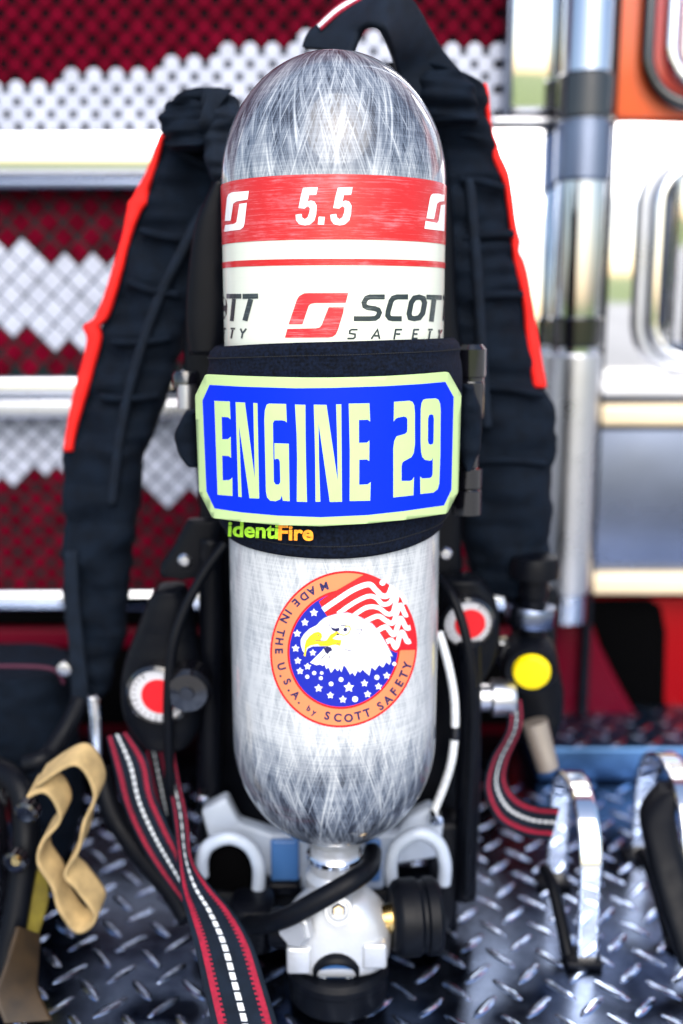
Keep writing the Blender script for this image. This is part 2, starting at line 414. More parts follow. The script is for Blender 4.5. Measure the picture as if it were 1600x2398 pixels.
# ================================================================== AIR CYLINDER
CX, CY, CR = -0.0060, 0.843, 0.0865
Z0, Z1, BT, BB = 0.238, 0.690, 0.0965, 0.0955
tank = thing('air_cylinder', 'tall glossy grey carbon-wrapped air cylinder with a red-banded label and eagle sticker', 'air cylinder', (CX, CY, 0))
prof = [(0, Z0 - BB)]
for i in range(1, 40):
    a = math.pi / 2 * i / 40; prof.append((CR * math.sin(a), Z0 - BB * math.cos(a)))
for i in range(0, 41): prof.append((CR, Z0 + (Z1 - Z0) * i / 40))
for i in range(1, 41):
    a = math.pi / 2 * i / 40; prof.append((CR * math.cos(a) if i < 40 else 0, Z1 + BT * math.sin(a)))
lathe('shell', prof, (CX, CY, 0), 'carbon_wrap', tank, seg=128)
SURF = (CX, CY, CR)
zof = lambda py, off=0: cyl_hit(783, py, CX, CY, CR + off)[1]
def ring_label(name, zt, zb, off, m, parent, **k):
    bm = bmesh.new(); uvl = bm.loops.layers.uv.verify(); n = 160
    rows = [[cyl_pt(-math.pi + 2 * math.pi * j / n, zt + (zb - zt) * i / 6, CX, CY, CR + off) for j in range(n + 1)] for i in range(7)]
    V = grid(bm, rows)
    for f in bm.faces:
        for lp in f.loops:
            c = lp.vert.co; th = math.atan2(c.x - CX, -(c.y - CY)); lp[uvl].uv = (th * CR, c.z)
        if f.normal.dot(f.calc_center_median() - Vector((CX, CY, f.calc_center_median().z))) < 0: f.normal_flip()
    return obj(name, bm, m, parent, **k)
film = ring_label('label', zof(409), zof(860), .0002, 'label_film', tank, label='cream label wrapped round the cylinder with red stripes and black lettering')
ring_label('red_band', zof(408), zof(561), .0005, 'band_red', film, label='broad scuffed red band with white 5.5 and white logos')
ring_label('red_stripe', zof(606), zof(621), .0005, 'band_red', film, label='thin red stripe')
LS = .36990; lc = lambda p: cr(p, 500, 380, LS)
five = [(570,162),(662,159),(652,206),(607,208),(598,252),(616,243),(640,249),(655,275),(652,328),(641,368),(615,393),(580,400),(545,392),(526,367),(523,333),(560,328),(564,350),(580,361),(598,350),(611,315),(613,292),(602,277),(586,286),(580,294),(541,290),(556,215)]
w_ = [lc(five), lc([(x + 218, y) for x, y in five]), lc([(668,345),(706,347),(700,396),(662,394)])]
lg1 = [lc([(122,190),(230,182),(222,236),(152,248),(132,262),(115,371),(78,372),(92,225),(101,203)]), lc([(170,264),(217,257),(203,385),(196,410),(178,426),(74,440),(80,398),(138,390),(152,378)])]
lg2 = [lc([(1385,199),(1420,199),(1456,208),(1454,246),(1425,250),(1410,262),(1391,360),(1343,355),(1365,230),(1372,208)]), lc([(1434,272),(1460,268),(1456,436),(1330,420),(1338,371),(1410,384),(1418,372)])]
decal('white_numerals', [fill2d([p]) for p in w_], SURF, .0008, 'print_white', film, label='white numerals 5.5')
decal('white_logo', [fill2d([p]) for p in lg1], SURF, .0008, 'print_white', film)
decal('white_logo', [fill2d([p]) for p in lg2], SURF, .0008, 'print_white', film)
big = [lc([(560,838),(575,830),(600,828),(853,828),(838,889),(640,891),(618,896),(604,908),(565,1025),(478,1025),(530,870),(543,848)]),
       lc([(730,918),(826,918),(822,950),(788,1062),(776,1088),(756,1104),(730,1110),(455,1110),(470,1055),(650,1051),(674,1045),(686,1030)])]
decal('red_logo', [fill2d([p]) for p in big], SURF, .0005, 'print_red', film)
ls = lambda p, w, n=0, c=False: stroke(lc(p), w * LS, n, c)
word = [ls([(1083,852),(990,852),(968,860),(952,888),(957,910),(975,920),(1020,926),(1042,934),(1050,952),(1040,976),(1022,988),(990,990),(888,990)], 31),
        ls([(1230,852),(1160,852),(1136,860),(1122,880),(1104,945),(1102,970),(1114,986),(1132,990),(1190,990)], 32),
        ls([(1300,853),(1325,862),(1334,890),(1322,955),(1300,984),(1268,990),(1243,984),(1236,958),(1250,888),(1270,859)], 32, 0, True),
        ls([(1345,853),(1442,856)], 30), ls([(1393,869),(1376,1008)], 30), ls([(1450,856),(1466,857)], 30), ls([(1462,873),(1452,1003)], 12)]
decal('maker_name', word, SURF, .0005, 'print_black', film, zs=.00002)
wl = [ls([(60,856),(76,878),(80,912),(76,958),(62,988)], 22), ls([(86,848),(180,848)], 30), ls([(134,864),(120,1005)], 24), ls([(188,849),(286,847)], 32), ls([(240,866),(203,1003)], 32)]
decal('maker_name', wl, SURF, .0005, 'print_black', film, zs=.00002)
sm = []
def blk(ch, x, y, w=50, h=56, t=11, sh=.18):
    T = lambda u, v: (x + (u - .5) * w - (v - .5) * h * sh, y + (v - .5) * h)
    D = {'S': [[(1, 0), (.3, 0), (.12, .15), (.15, .42), (.8, .52), (.85, .85), (.7, 1), (0, 1)]],
         'A': [[(0, 1.05), (.55, 0), (1, 1.05)], [(.3, .7), (.78, .7)]], 'F': [[(1, 0), (.1, 0), (.1, 1.1)], [(.25, .5), (.85, .5)]],
         'E': [[(1, 0), (.12, 0), (.12, 1), (1, 1)], [(.27, .5), (.85, .5)]], 'T': [[(0, 0), (1, 0)], [(.5, .15), (.5, 1.1)]],
         'Y': [[(0, 0), (.5, .55), (1, 0)], [(.5, .62), (.5, 1.1)]]}
    return [ls([T(*p) for p in q], t) for q in D[ch]]
for ch, x, w in (('S', 880, 55), ('A', 1030, 52), ('F', 1165, 44), ('E', 1276, 36), ('T', 1365, 28), ('Y', 1428, 18)): sm += blk(ch, x, 1087, w)
decal('small_lettering', sm, SURF, .0005, 'print_black', film, zs=.00002)
sm = []
for ch, x, w in (('Y', 188, 36), ('T', 122, 28), ('E', 70, 16)): sm += blk(ch, x, 1081, w)
decal('small_lettering', sm, SURF, .0005, 'print_black', film, zs=.00002)

# ---- eagle sticker
ES = 420 / 1568; ec = lambda p: cr(p, 600, 1300, ES)
def ell(s, a0=0, a1=360, n=90): return [(765 - 36 * s * math.sin(R(a0 + (a1 - a0) * i / n)) + 640 * s * math.cos(R(a0 + (a1 - a0) * i / n)), 821 + 685 * s * math.sin(R(a0 + (a1 - a0) * i / n))) for i in range(n + (a1 - a0 != 360))]
def edecal(name, polys, off, m, parent, **k): return decal(name, [fill2d([ec(p)]) for p in polys], SURF, off, m, parent, **k)
st = edecal('round_sticker', [ell(1)], .0003, 'st_red', tank, label='round red, orange and blue sticker with a white eagle head')
edecal('orange_ring', [ell(.972)], .00045, 'st_orange', st)
edecal('red_ring', [ell(.763)], .0006, 'st_red', st)
edecal('blue_field', [ell(.732)], .00075, 'st_blue', st)
arc = ell(.99, -76, 0, 40)
flag = [(620, 530), (550, 405), (600, 368), (720, 296), (830, 232), (900, 190)] + arc + [(1385, 826), (1265, 828), (1215, 850), (1160, 820), (1000, 700), (800, 560)]
edecal('flag_field', [flag], .0009, 'st_red', st)
strp = [([(585,475),(700,395),(850,298),(980,253),(1040,300),(1095,352),(1150,345),(1188,262)], 50), ([(715,510),(850,415),(970,358),(1040,368),(1100,425),(1165,412),(1200,345),(1222,290)], 42),
        ([(850,525),(960,455),(1060,455),(1140,510),(1193,498),(1222,405),(1246,330),(1290,365),(1318,425)], 42), ([(950,575),(1060,530),(1130,570),(1192,590),(1232,500),(1268,435),(1310,515),(1335,515)], 44),
        ([(1060,655),(1130,625),(1200,692),(1242,610),(1270,550),(1320,630),(1362,630)], 46), ([(1135,755),(1180,742),(1222,802),(1258,705),(1285,672),(1330,750),(1362,745)], 46)]
strp = [([(x if x < 1150 else 1150 + (x - 1150) * .90, y) for x, y in p], w * .94) for p, w in strp]
sw = [stroke(ec(p), w * ES, 50) for p, w in strp] + [fill2d([ec([(1100 + 26 * math.cos(a / 8 * math.pi), 238 + 26 * math.sin(a / 8 * math.pi)) for a in range(16)])])]
decal('white_stripes', sw, SURF, .00105, 'st_white', st, zs=.00001)
stars = []
for x, y, r_ in ((508,500,38),(430,585,36),(363,682,36),(350,812,36),(368,920,34),(388,1010,34),(453,970,34),(498,850,32),(548,1160,38),(650,1222,34),(810,1152,48),(758,1258,36),(945,1117,34),(972,1212,34),(1066,1145,34),(1137,1050,34)):
    stars.append(fill2d([ec([(x + r_ * (1 if i % 2 == 0 else .52) * math.sin(i * math.pi / 5), y - r_ * (1 if i % 2 == 0 else .52) * math.cos(i * math.pi / 5)) for i in range(10)])]))
for x, y, r_ in ((510,1027,18),(575,1027,15),(568,1072,17),(450,1060,18),(656,1122,20),(742,1084,21),(1052,1065,22),(1202,948,18),(863,1255,26)):
    stars.append(fill2d([ec([(x + r_ * math.cos(i * math.pi / 6), y + r_ * math.sin(i * math.pi / 6)) for i in range(12)])]))
decal('white_stars', stars, SURF, .0009, 'st_white', st)
head = [(560,580),(600,548),(660,520),(730,508),(800,503),(860,515),(930,555),(1010,600),(1060,660),(1100,720),(1150,800),(1190,885),(1163,872),(1172,920),(1158,955),(1132,930),(1102,978),(1070,955),(1035,1002),(1002,975),(985,1048),(950,1018),(928,995),(905,1022),(885,1005),(862,1052),(838,1020),(820,1040),(790,985),(765,955),(745,1018),(728,985),(712,1010),(690,980),(655,1025),(635,975),(615,992),(600,950),(585,965),(560,950),(530,958),(475,935),(520,890),(560,850),(605,800),(640,790),(560,792),(500,792),(455,812),(432,862),(410,830),(395,780),(395,735),(420,690),(470,640),(530,610)]
edecal('eagle_head', [head], .0012, 'st_white', st)
edecal('eagle_outline', [], .0012, 'st_grey', st) if False else None
beak = [(425,850),(428,790),(440,742),(470,702),(510,672),(550,664),(575,680),(580,710),(562,748),(618,738),(650,690),(705,660),(735,682),(700,700),(668,724),(690,732),(748,738),(742,765),(735,790),(690,778),(640,790),(560,790),(540,774),(480,786),(446,808),(436,882),(420,872)]
edecal('eagle_beak', [beak], .00135, 'st_yellow', st)
bits = [fill2d([ec(p)]) for p in ([(592,808),(625,793),(655,800),(668,826),(640,842),(628,862),(606,845)], [(652,622),(690,636),(726,628),(728,655),(700,664),(668,652)], [(705,676),(730,680),(722,697),(702,694)])]
bits += [stroke(ec(p), 6 * ES, 0) for p in ([(850,650),(925,645),(890,692)], [(640,600),(652,620)], [(775,818),(830,832)], [(700,768),(735,772)], [(520,742),(600,744)], [(735,612),(790,606)], [(610,860),(570,905)], [(650,862),(640,900)], [(540,690),(556,700)])]
bits.append(fill2d([ec([(778 + 17 * math.cos(i * math.pi / 6), 645 + 17 * math.sin(i * math.pi / 6)) for i in range(12)])]))
decal('eagle_markings', bits, SURF, .0015, 'st_navy', st, zs=.00001)
decal('eye_ring', [stroke(ec([(700,668),(760,694),(803,678),(822,640),(806,614),(775,622)]), 9 * ES, 24)], SURF, .00155, 'st_yellow', st)
decal('eagle_brow', [stroke(ec([(540,600),(600,545),(730,503),(800,499),(930,548),(1010,596),(1100,716),(1190,885)]), 5 * ES, 50)], SURF, .00125, 'st_grey', st)
ring = []
for ch, x, y, s in (('M',595,268,82),('A',487,310,82),('D',420,358,82),('E',350,410,82),('I',283,492,82),('N',250,550,82),('T',215,675,80),('H',203,752,80),('E',200,835,80),('U',222,972,80),('.',240,1045,90),('S',272,1105,78),('.',308,1165,90),('A',345,1222,78),('.',392,1270,90),('b',462,1340,58),('y',510,1372,58),
                    ('S',622,1405,84),('C',713,1422,84),('O',808,1425,84),('T',893,1405,84),('T',970,1380,84),('S',1085,1320,84),('A',1150,1265,84),('F',1205,1195,84),('E',1250,1120,84),('T',1290,1045,84),('Y',1320,965,84)):
    ang = math.atan2(821 - y, 765 - x) + math.pi / 2   # letter tops point to the middle
    ring.append(glyphs(ch, 600 + x * ES, 1300 + y * ES, s * ES * 1.16, ang, offset=.034))
decal('ring_lettering', ring, SURF, .0006, 'st_navy', st)

# ---- neck and valve
VY = CY - .012
lathe('neck', [(.0, .168), (.030, .166), (.031, .150), (.027, .142), (.0215, .138), (.0215, .112), (.026, .106), (.026, .094), (0, .094)], (CX, CY, 0), 'satin_aluminium', tank, seg=48)
bm = bmesh.new()
# cast body: lofted super-elliptic sections
secs = [(.106, .020, .020), (.100, .026, .024), (.088, .040, .028), (.074, .047, .031), (.058, .047, .032), (.048, .045, .032), (.040, .043, .031), (.036, .040, .028)]
rows = []
for z, a, c in secs:
    rows.append([Vector((CX + .003 + a * abs(math.cos(t)) ** .75 * math.copysign(1, math.cos(t)), VY - .008 + c * abs(math.sin(t)) ** .75 * math.copysign(1, math.sin(t)), z)) for t in [2 * math.pi * k / 40 for k in range(40)]])
grid(bm, rows, True, True); bmesh.ops.recalc_face_normals(bm, faces=bm.faces)
vb = obj('valve_body', bm, 'satin_aluminium', tank, subsurf=1)
for k in range(4): lathe('thread', [(.0212, 0), (.0226, .0009), (.0212, .0018)], (CX, CY, .114 + k * .0042), 'satin_aluminium', tank, seg=48) if False else None
lathe('valve_collar', [(0, 0), (.0235, 0), (.0245, .0012), (.0245, .0055), (.0235, .0067), (0, .0067)], (CX, CY - .001, .1225), 'chrome', tank, seg=48)
lathe('side_boss', [(0, 0), (.0155, 0), (.0165, .001), (.0165, .006), (.0145, .0075), (.0145, .011), (0, .011)], W(700, 2165, VY - .032), 'satin_aluminium', vb, axis=(-.55, -.8, .0), seg=8, smooth=False)
pc = W(793, 2132, VY - .043)
lathe('port_collar', [(0, .022), (.0125, .022), (.0125, 0), (.0118, -.002), (.0088, -.002), (.0078, .002), (0, .002)], pc, 'satin_aluminium', vb, axis=(0, .95, -.28), seg=40)
lathe('port_screw', [(0, .004), (.0062, .004), (.0062, -.003), (.0045, -.0045), (0, -.0045)], pc + Vector((0, .001, 0)), 'chrome', vb, axis=(0, .95, -.28), seg=6, smooth=False)
for x0, x1, y0, y1 in ((671, 730, 2222, 2284), (848, 907, 2214, 2272)):
    pbox('valve_foot', x0, y0, x1, y1, VY - .040, .018, 'satin_aluminium', vb, bevel=.003)
gp = W(788, 2262, VY - .030)
ga = lathe('cylinder_gauge', [(0, .02), (.021, .02), (.021, -.006), (.019, -.009), (.0165, -.009), (.0165, -.006), (0, -.006)], gp, 'black_rubber', tank, axis=(0, .90, .42), seg=40)
lathe('gauge_face', [(0, .0004), (.0155, .0004), (.0155, 0), (0, 0)], gp + Vector((0, .90, .42)) * -.0072, 'gauge_blue_and_sheen', ga, axis=(0, .90, .42), seg=32)
bm = bmesh.new(); q = Vector((0, 0, 1)).rotation_difference(Vector((0, .90, .42)))
for i in range(11):
    a = R(-75 + i * 15); c = gp + Vector((0, .90, .42)) * -.0078 + q @ Vector((.0125 * math.sin(a), .0125 * math.cos(a), 0))
    bmesh.ops.create_cube(bm, size=1, matrix=Matrix.Translation(c) @ q.to_matrix().to_4x4() @ Matrix.Rotation(-a, 4, 'Z') @ Matrix.Diagonal((.0011, .0042, .0006, 1)))
obj('gauge_marks', bm, 'white_thread', ga, smooth=False)
lathe('rubber_bumper', [(0, .036), (.040, .036), (.044, .032), (.044, .026), (.0425, .024), (.0425, .006), (.038, .001), (0, .001)], (CX + .003, VY - .008, 0), 'black_rubber', tank, seg=64)
# hand wheel on the right
hp = W(905, 2150, VY - .012)
hw = lathe('hand_wheel', [(0, -.002), (.026, -.002), (.031, .002), (.0325, .006), (.0325, .020), (.030, .023), (.030, .026), (.0325, .028), (.0325, .036), (.029, .040), (0, .041)], hp + Vector((.006, 0, 0)), 'black_rubber', tank, axis=(1, .12, 0), seg=72)
lathe('spindle', [(0, -.012), (.0085, -.012), (.013, .004), (0, .004)], hp, 'brass', tank, axis=(1, .12, 0), seg=32)
lathe('side_port', [(0, -.02), (.017, -.02), (.017, .006), (.0155, .010), (0, .010)], W(662, 2172, VY - .01), 'black_plastic', tank, axis=(-1, .1, 0), seg=32)

# ================================================================== IDENTIFICATION SLEEVE
slv = thing('cylinder_sleeve', 'black fabric sleeve wrapped round the air cylinder with a blue ENGINE 29 plate', 'sleeve', (CX, CY, .5))
zt = zof(803); zb = zof(1288)
rows = []; nz = 34; ns = 150
for i in range(nz + 1):
    f = i / nz; row = []
    fl = .0045 + .0095 * math.sin(math.pi * min(1, f * 1.02) ** .8) ** .6 + (.002 if f < .06 else 0) - (.0035 if f > .95 else 0)
    for j in range(ns):
        th = -math.pi + 2 * math.pi * j / ns
        side = abs(math.sin(th)) ** 3
        r_ = CR + fl * (.45 + .75 * side) + .0008 * math.sin(th * 9 + f * 5)
        zz = zt + (zb - zt) * f + .002 * math.sin(th * 1.3 + .5) * (1 - f) - .006 * f * math.cos(th) + (-.0035 * (math.sin(th) < -.3) * (1 - f) * side) + .0065 * f * max(0, math.sin(th)) ** 2
        p = cyl_pt(th, zz, CX, CY, r_)
        # soft creases below the top hem
        d = .0022 * noise.noise(Vector((p.x * 28, p.z * 70, 3 + p.x * 9))) * math.sin(math.pi * f) + .0016 * math.exp(-((p.z - (zt - .012 - (p.x - .01) * .35)) / .0045) ** 2) * (1 if -.05 < p.x < .06 else 0)
        d = max(d, CR + .0034 - r_)
        row.append(p + Vector((math.sin(th), -math.cos(th), 0)) * d)
    rows.append(row)
bm = bmesh.new(); grid(bm, rows, True); bmesh.ops.recalc_face_normals(bm, faces=bm.faces)
wrap = obj('fabric_wrap', bm, 'sleeve_fabric', slv, solid=.0022)
# stitches just inside both hems
for fi in (2, nz - 2):
    bm = bmesh.new()
    for j in range(0, ns):
        a = rows[fi][j]; c = rows[fi][(j + 1) % ns]
        for t0 in (.08, .58):
            p = a.lerp(c, t0 + .16); d = (c - a).normalized(); nrm = Vector((p.x - CX, p.y - CY, 0)).normalized()
            mtx = Matrix((d, nrm, d.cross(nrm))).transposed().to_4x4()
            bmesh.ops.create_cube(bm, size=1, matrix=Matrix.Translation(p + nrm * .0003) @ mtx @ Matrix.Diagonal((.0013, .0007, .0006, 1)))
    obj('stitching', bm, 'thread', wrap, smooth=False)
SGS = 660 / 1568; sc = lambda p: cr(p, 440, 780, SGS)
front = CY - CR - .0115
SR = .128; SX = W(768, 1040, front).x; SURF2 = (SX, front + SR, SR)
edge = [(105,230),(300,239),(500,245),(650,248),(800,248),(950,245),(1100,240),(1300,228),(1440,216),(1453,220),(1520,338),(1522,350),(1506,880),(1502,892),(1446,998),(1436,1005),(1200,1040),(1000,1060),(740,1075),(500,1068),(300,1050),(145,1030),(132,1022),(67,895),(62,880),(40,360),(42,345),(96,234)]
npl = decal('nameplate', [fill2d([sc(edge)])], SURF2, 0, 'sign_glow_ink', slv, label='pale green bordered plate with clipped corners')
md = npl.modifiers.new('s', 'SOLIDIFY'); md.thickness = .0022; md.offset = -1
for p in npl.data.polygons: p.use_smooth = True
blue = [(122,288),(300,298),(600,307),(800,305),(1100,295),(1300,283),(1432,271),(1478,355),(1466,870),(1425,958),(1200,990),(1000,1012),(740,1024),(500,1015),(300,997),(150,975),(105,880),(83,375)]
pn = decal('blue_panel', [fill2d([sc(blue)])], SURF2, .0002, 'sign_blue', npl)
for p in pn.data.polygons: p.use_smooth = True
LET = [[[(150,377),(236,380),(240,480),(226,468),(191,466),(194,590),(226,590),(241,576),(243,694),(228,683),(194,682),(197,818),(232,818),(250,804),(251,906),(168,899)]],
 [[(268,384),(320,386),(374,805),(366,388),(389,390),(399,920),(345,918),(287,515),(302,912),(283,910)]],
 [[(440,398),(455,392),(548,394),(552,497),(540,488),(525,485),(484,485),(475,500),(480,825),(490,842),(508,842),(516,828),(513,715),(508,702),(497,698),(484,703),(483,612),(563,615),(568,935),(530,932),(524,903),(515,925),(490,935),(460,932),(443,915),(436,880),(427,480),(430,430)]],
 [[(597,397),(655,399),(656,560),(658,700),(664,939),(607,937),(609,700),(606,560)]],
 [[(701,398),(772,399),(834,820),(831,600),(825,396),(854,396),(858,938),(790,939),(728,505),(730,700),(738,938),(711,938),(709,700),(706,560)]],
 [[(895,392),(1010,390),(1014,492),(1000,482),(952,483),(952,610),(995,609),(1010,597),(1009,712),(996,703),(954,704),(953,843),(1000,841),(1017,828),(1014,932),(900,934),(901,650)]],
 [[(1146,382),(1232,376),(1248,382),(1258,400),(1262,440),(1262,620),(1256,665),(1243,690),(1200,713),(1192,722),(1188,740),(1188,822),(1235,822),(1248,815),(1257,800),(1254,902),(1142,914),(1142,640),(1147,600),(1160,574),(1208,560),(1218,550),(1220,535),(1220,478),(1214,467),(1200,464),(1168,470),(1155,477),(1144,492)]],
 [[(1322,366),(1378,363),(1393,371),(1402,392),(1405,430),(1403,680),(1397,838),(1388,868),(1365,887),(1292,895),(1291,798),(1303,808),(1345,806),(1354,800),(1360,785),(1361,690),(1356,706),(1345,710),(1318,705),(1303,690),(1296,660),(1293,600),(1294,420),(1299,388),(1308,371)], [(1342,454),(1358,452),(1364,458),(1367,478),(1365,600),(1361,616),(1350,621),(1338,615),(1334,598),(1335,475)]]]
ltr = decal('plate_lettering', [fill2d([sc(p) for p in g]) for g in LET], SURF2, .00042, 'sign_glow_ink', npl, label='tall pale green letters reading ENGINE 29')
# maker's tag under the plate
SURF3 = (CX, CY, CR + .0075)
tagw = decal('tag_lettering', [glyphs('identi', 598, 1242, 49, R(2.6), offset=.028, sx=1.07)], SURF3, .0022, 'ident_green', wrap, label='lime green letters identi')
tagw = decal('tag_lettering', [glyphs('Fire', 694, 1248, 49, R(1.0), offset=.03, sx=1.08)], SURF3, .0022, 'ident_orange', wrap, label='orange letters Fire')
pad('fastening_flap', [(900, 1085, 1105), (960, 1075, 1122), (1030, 1072, 1126), (1080, 1078, 1112), (1100, 1085, 1100)], 'black_cordura', slv, Y=.835, t=.03)
pad('fastening_flap', [(960, 440, 462), (1010, 412, 465), (1050, 415, 465), (1090, 445, 470)], 'black_cordura', slv, Y=.86, t=.03)

# ================================================================== AIR PACK HARNESS
har = thing('air_pack_harness', 'black backpack harness with red-edged shoulder straps standing behind the air cylinder', 'harness', (0, .95, 0))
YS = 1.02
ls_ = pad('shoulder_strap', [(212, 470, 512, 1.0, .05), (235, 410, 545, 1.0, .06), (300, 385, 560, YS, .06), (400, 362, 540, YS, .05), (470, 330, 520, YS, .05), (560, 300, 500, YS, .05), (700, 262, 470, YS, .05), (800, 226, 430, YS, .05),
     (900, 200, 405, YS, .05), (1000, 176, 370, YS, .05), (1060, 156, 345, YS, .055), (1200, 150, 325, YS, .05), (1350, 152, 305, YS, .045), (1480, 165, 292, YS, .04), (1590, 180, 262, YS, .03), (1640, 200, 240, YS, .02)], 'black_cordura', har, n=130, wr=.011, wf=26)
pad('red_trim', [(315, 374, 388), (400, 344, 366), (440, 322, 352), (462, 310, 350), (475, 300, 348), (500, 296, 330), (560, 284, 308), (680, 248, 276), (742, 222, 256), (765, 196, 236), (800, 204, 238), (900, 178, 212), (960, 164, 194), (1030, 152, 176), (1057, 150, 172)], 'red_trim', ls_, Y=YS - .022, t=.012, n=80, wr=.001)
pad('webbing', [(1290, 152, 182), (1400, 152, 186), (1500, 160, 196), (1600, 166, 206), (1655, 168, 206)], 'black_webbing', ls_, Y=YS - .03, t=.006, n=40, wr=.001)
pad('webbing', [(205, 478, 520), (235, 470, 512), (290, 455, 500), (330, 430, 480)], 'black_webbing', ls_, Y=.965, t=.008, n=40, wr=.002)
pad('folded_cover', [(238, 392, 470), (262, 380, 500), (300, 378, 520), (335, 390, 500), (352, 410, 470)], 'black_cordura', ls_, Y=.975, t=.035, n=60, wr=.016, wf=42)
pad('folded_cover', [(228, 500, 545), (270, 490, 560), (330, 480, 560), (400, 490, 550), (440, 500, 540)], 'black_webbing', ls_, Y=.965, t=.03, n=60, wr=.012, wf=38)
ribbon('webbing', [W(500, 205, .95), W(478, 245, .945), W(468, 290, .945), W(480, 318, .96)], [W(545, 212, .955), W(512, 250, .95), W(500, 285, .95), W(508, 312, .96)], 'black_webbing', ls_, n=30, thick=.003)
# quilting ridges on the left strap
for x0, y0, x1, y1 in ((392, 330, 500, 395), (330, 540, 470, 560), (300, 660, 420, 690), (262, 800, 400, 790), (236, 930, 372, 925)):
    tube('seam', [W(x0, y0, YS - .028), W((x0 + x1) / 2, (y0 + y1) / 2 + 6, YS - .031), W(x1, y1, YS - .026)], .004, 'black_cordura', ls_, n=16, seg=8)
tube('edge_cord', [W(520, 400, YS + .01), W(440, 560, YS - .03), W(372, 700, YS - .03), W(320, 850, YS - .032), W(285, 1000, YS - .03), W(262, 1180, YS - .027)], .005, 'black_webbing', ls_, n=50, seg=8)
rs = pad('shoulder_strap', [(150, 905, 1010, .98, .05), (200, 960, 1125, 1.0, .06), (290, 990, 1142, 1.01, .06), (360, 1000, 1160, YS, .06), (440, 1000, 1186, YS, .06), (540, 1000, 1202, YS, .06), (620, 1005, 1216, YS, .06), (700, 1010, 1232, YS, .06), (800, 1020, 1250, YS, .06), (900, 1040, 1272, YS, .06),
     (930, 1050, 1288, YS, .06), (1000, 1060, 1294, YS, .065), (1150, 1070, 1292, YS, .065), (1280, 1090, 1284, YS, .06), (1360, 1110, 1268, YS, .05), (1390, 1140, 1240, YS, .03)], 'black_cordura', har, n=130, wr=.011, wf=26)
pad('red_trim', [(196, 1104, 1140), (230, 1128, 1146), (290, 1140, 1150), (360, 1150, 1172), (400, 1164, 1190), (440, 1180, 1198), (540, 1194, 1212), (565, 1196, 1218), (590, 1200, 1216), (620, 1204, 1230), (700, 1222, 1246), (800, 1232, 1262), (880, 1244, 1276), (908, 1248, 1280)], 'red_trim', rs, Y=YS - .02, t=.012, n=80, wr=.001)
pad('folded_cover', [(165, 960, 1060), (200, 970, 1110), (250, 985, 1120), (290, 1000, 1110)], 'black_cordura', rs, Y=.975, t=.03, n=50, wr=.014, wf=36)
for x0, y0, x1, y1 in ((1060, 310, 1140, 330), (1080, 420, 1178, 440), (1085, 560, 1200, 548), (1100, 700, 1222, 690), (1120, 905, 1270, 925), (1110, 1080, 1280, 1085)):
    tube('seam', [W(x0, y0, YS - .03), W((x0 + x1) / 2, (y0 + y1) / 2 - 5, YS - .036), W(x1, y1, YS - .028)], .004, 'black_cordura', rs, n=16, seg=8)
tube('edge_cord', [W(1100, 420, YS - .034), W(1118, 640, YS - .036), W(1130, 850, YS - .036), W(1140, 1000, YS - .036)], .005, 'black_webbing', rs, n=40, seg=8)
# grab handle over the top: two webbing legs
YH = .93
gh = ribbon('grab_handle', [W(712, 112, YH), W(722, 86, YH), W(742, 66, YH), W(790, 24, YH), W(850, -14, YH), W(915, -26, YH - .01), W(965, 8, YH), W(1005, 72, YH + .02), W(1045, 130, YH + .04), W(1105, 200, YH + .06)],
       [W(826, 122, YH - .03), W(836, 94, YH - .03), W(843, 76, YH - .03), W(856, 62, YH - .035), W(876, 58, YH - .04), W(893, 66, YH - .04), W(905, 90, YH - .03), W(915, 120, YH - .01), W(930, 168, YH + .02), W(960, 240, YH + .03)], 'black_webbing', har, n=80, thick=.006)
ribbon('red_label', [W(742, 58, YH - .004), W(790, 14, YH - .004), W(850, -20, YH - .004)], [W(752, 70, YH - .012), W(798, 30, YH - .012), W(856, -4, YH - .012)], ['magenta_thread', 'white_thread'], gh, n=20, cols=4, thick=.002, matf=lambda i, j: 0 if j in (0, 3) else 1)
# frame behind the bottle
fr = pad('back_frame', [(330, 520, 1040), (500, 480, 1060), (700, 440, 1070), (860, 430, 1085), (1000, 450, 1085), (1250, 470, 1080), (1500, 470, 1090), (1800, 480, 1095), (1960, 520, 1080)], 'black_plastic', har, Y=.985, t=.03, n=60, wr=.0)
pad('side_wing', [(420, 505, 530), (520, 460, 530), (640, 442, 530), (760, 436, 530), (830, 445, 520)], 'black_plastic', fr, Y=.94, t=.02, wr=0)
for pts in ([(497, 1260), (495, 1500), (492, 1700), (490, 1905)], [(1098, 1500), (1098, 1700), (1095, 1900), (1088, 2100)]):
    tube('frame_rail', [W(x, y, .93) for x, y in pts], .0115, 'black_plastic', fr, n=40, seg=20)
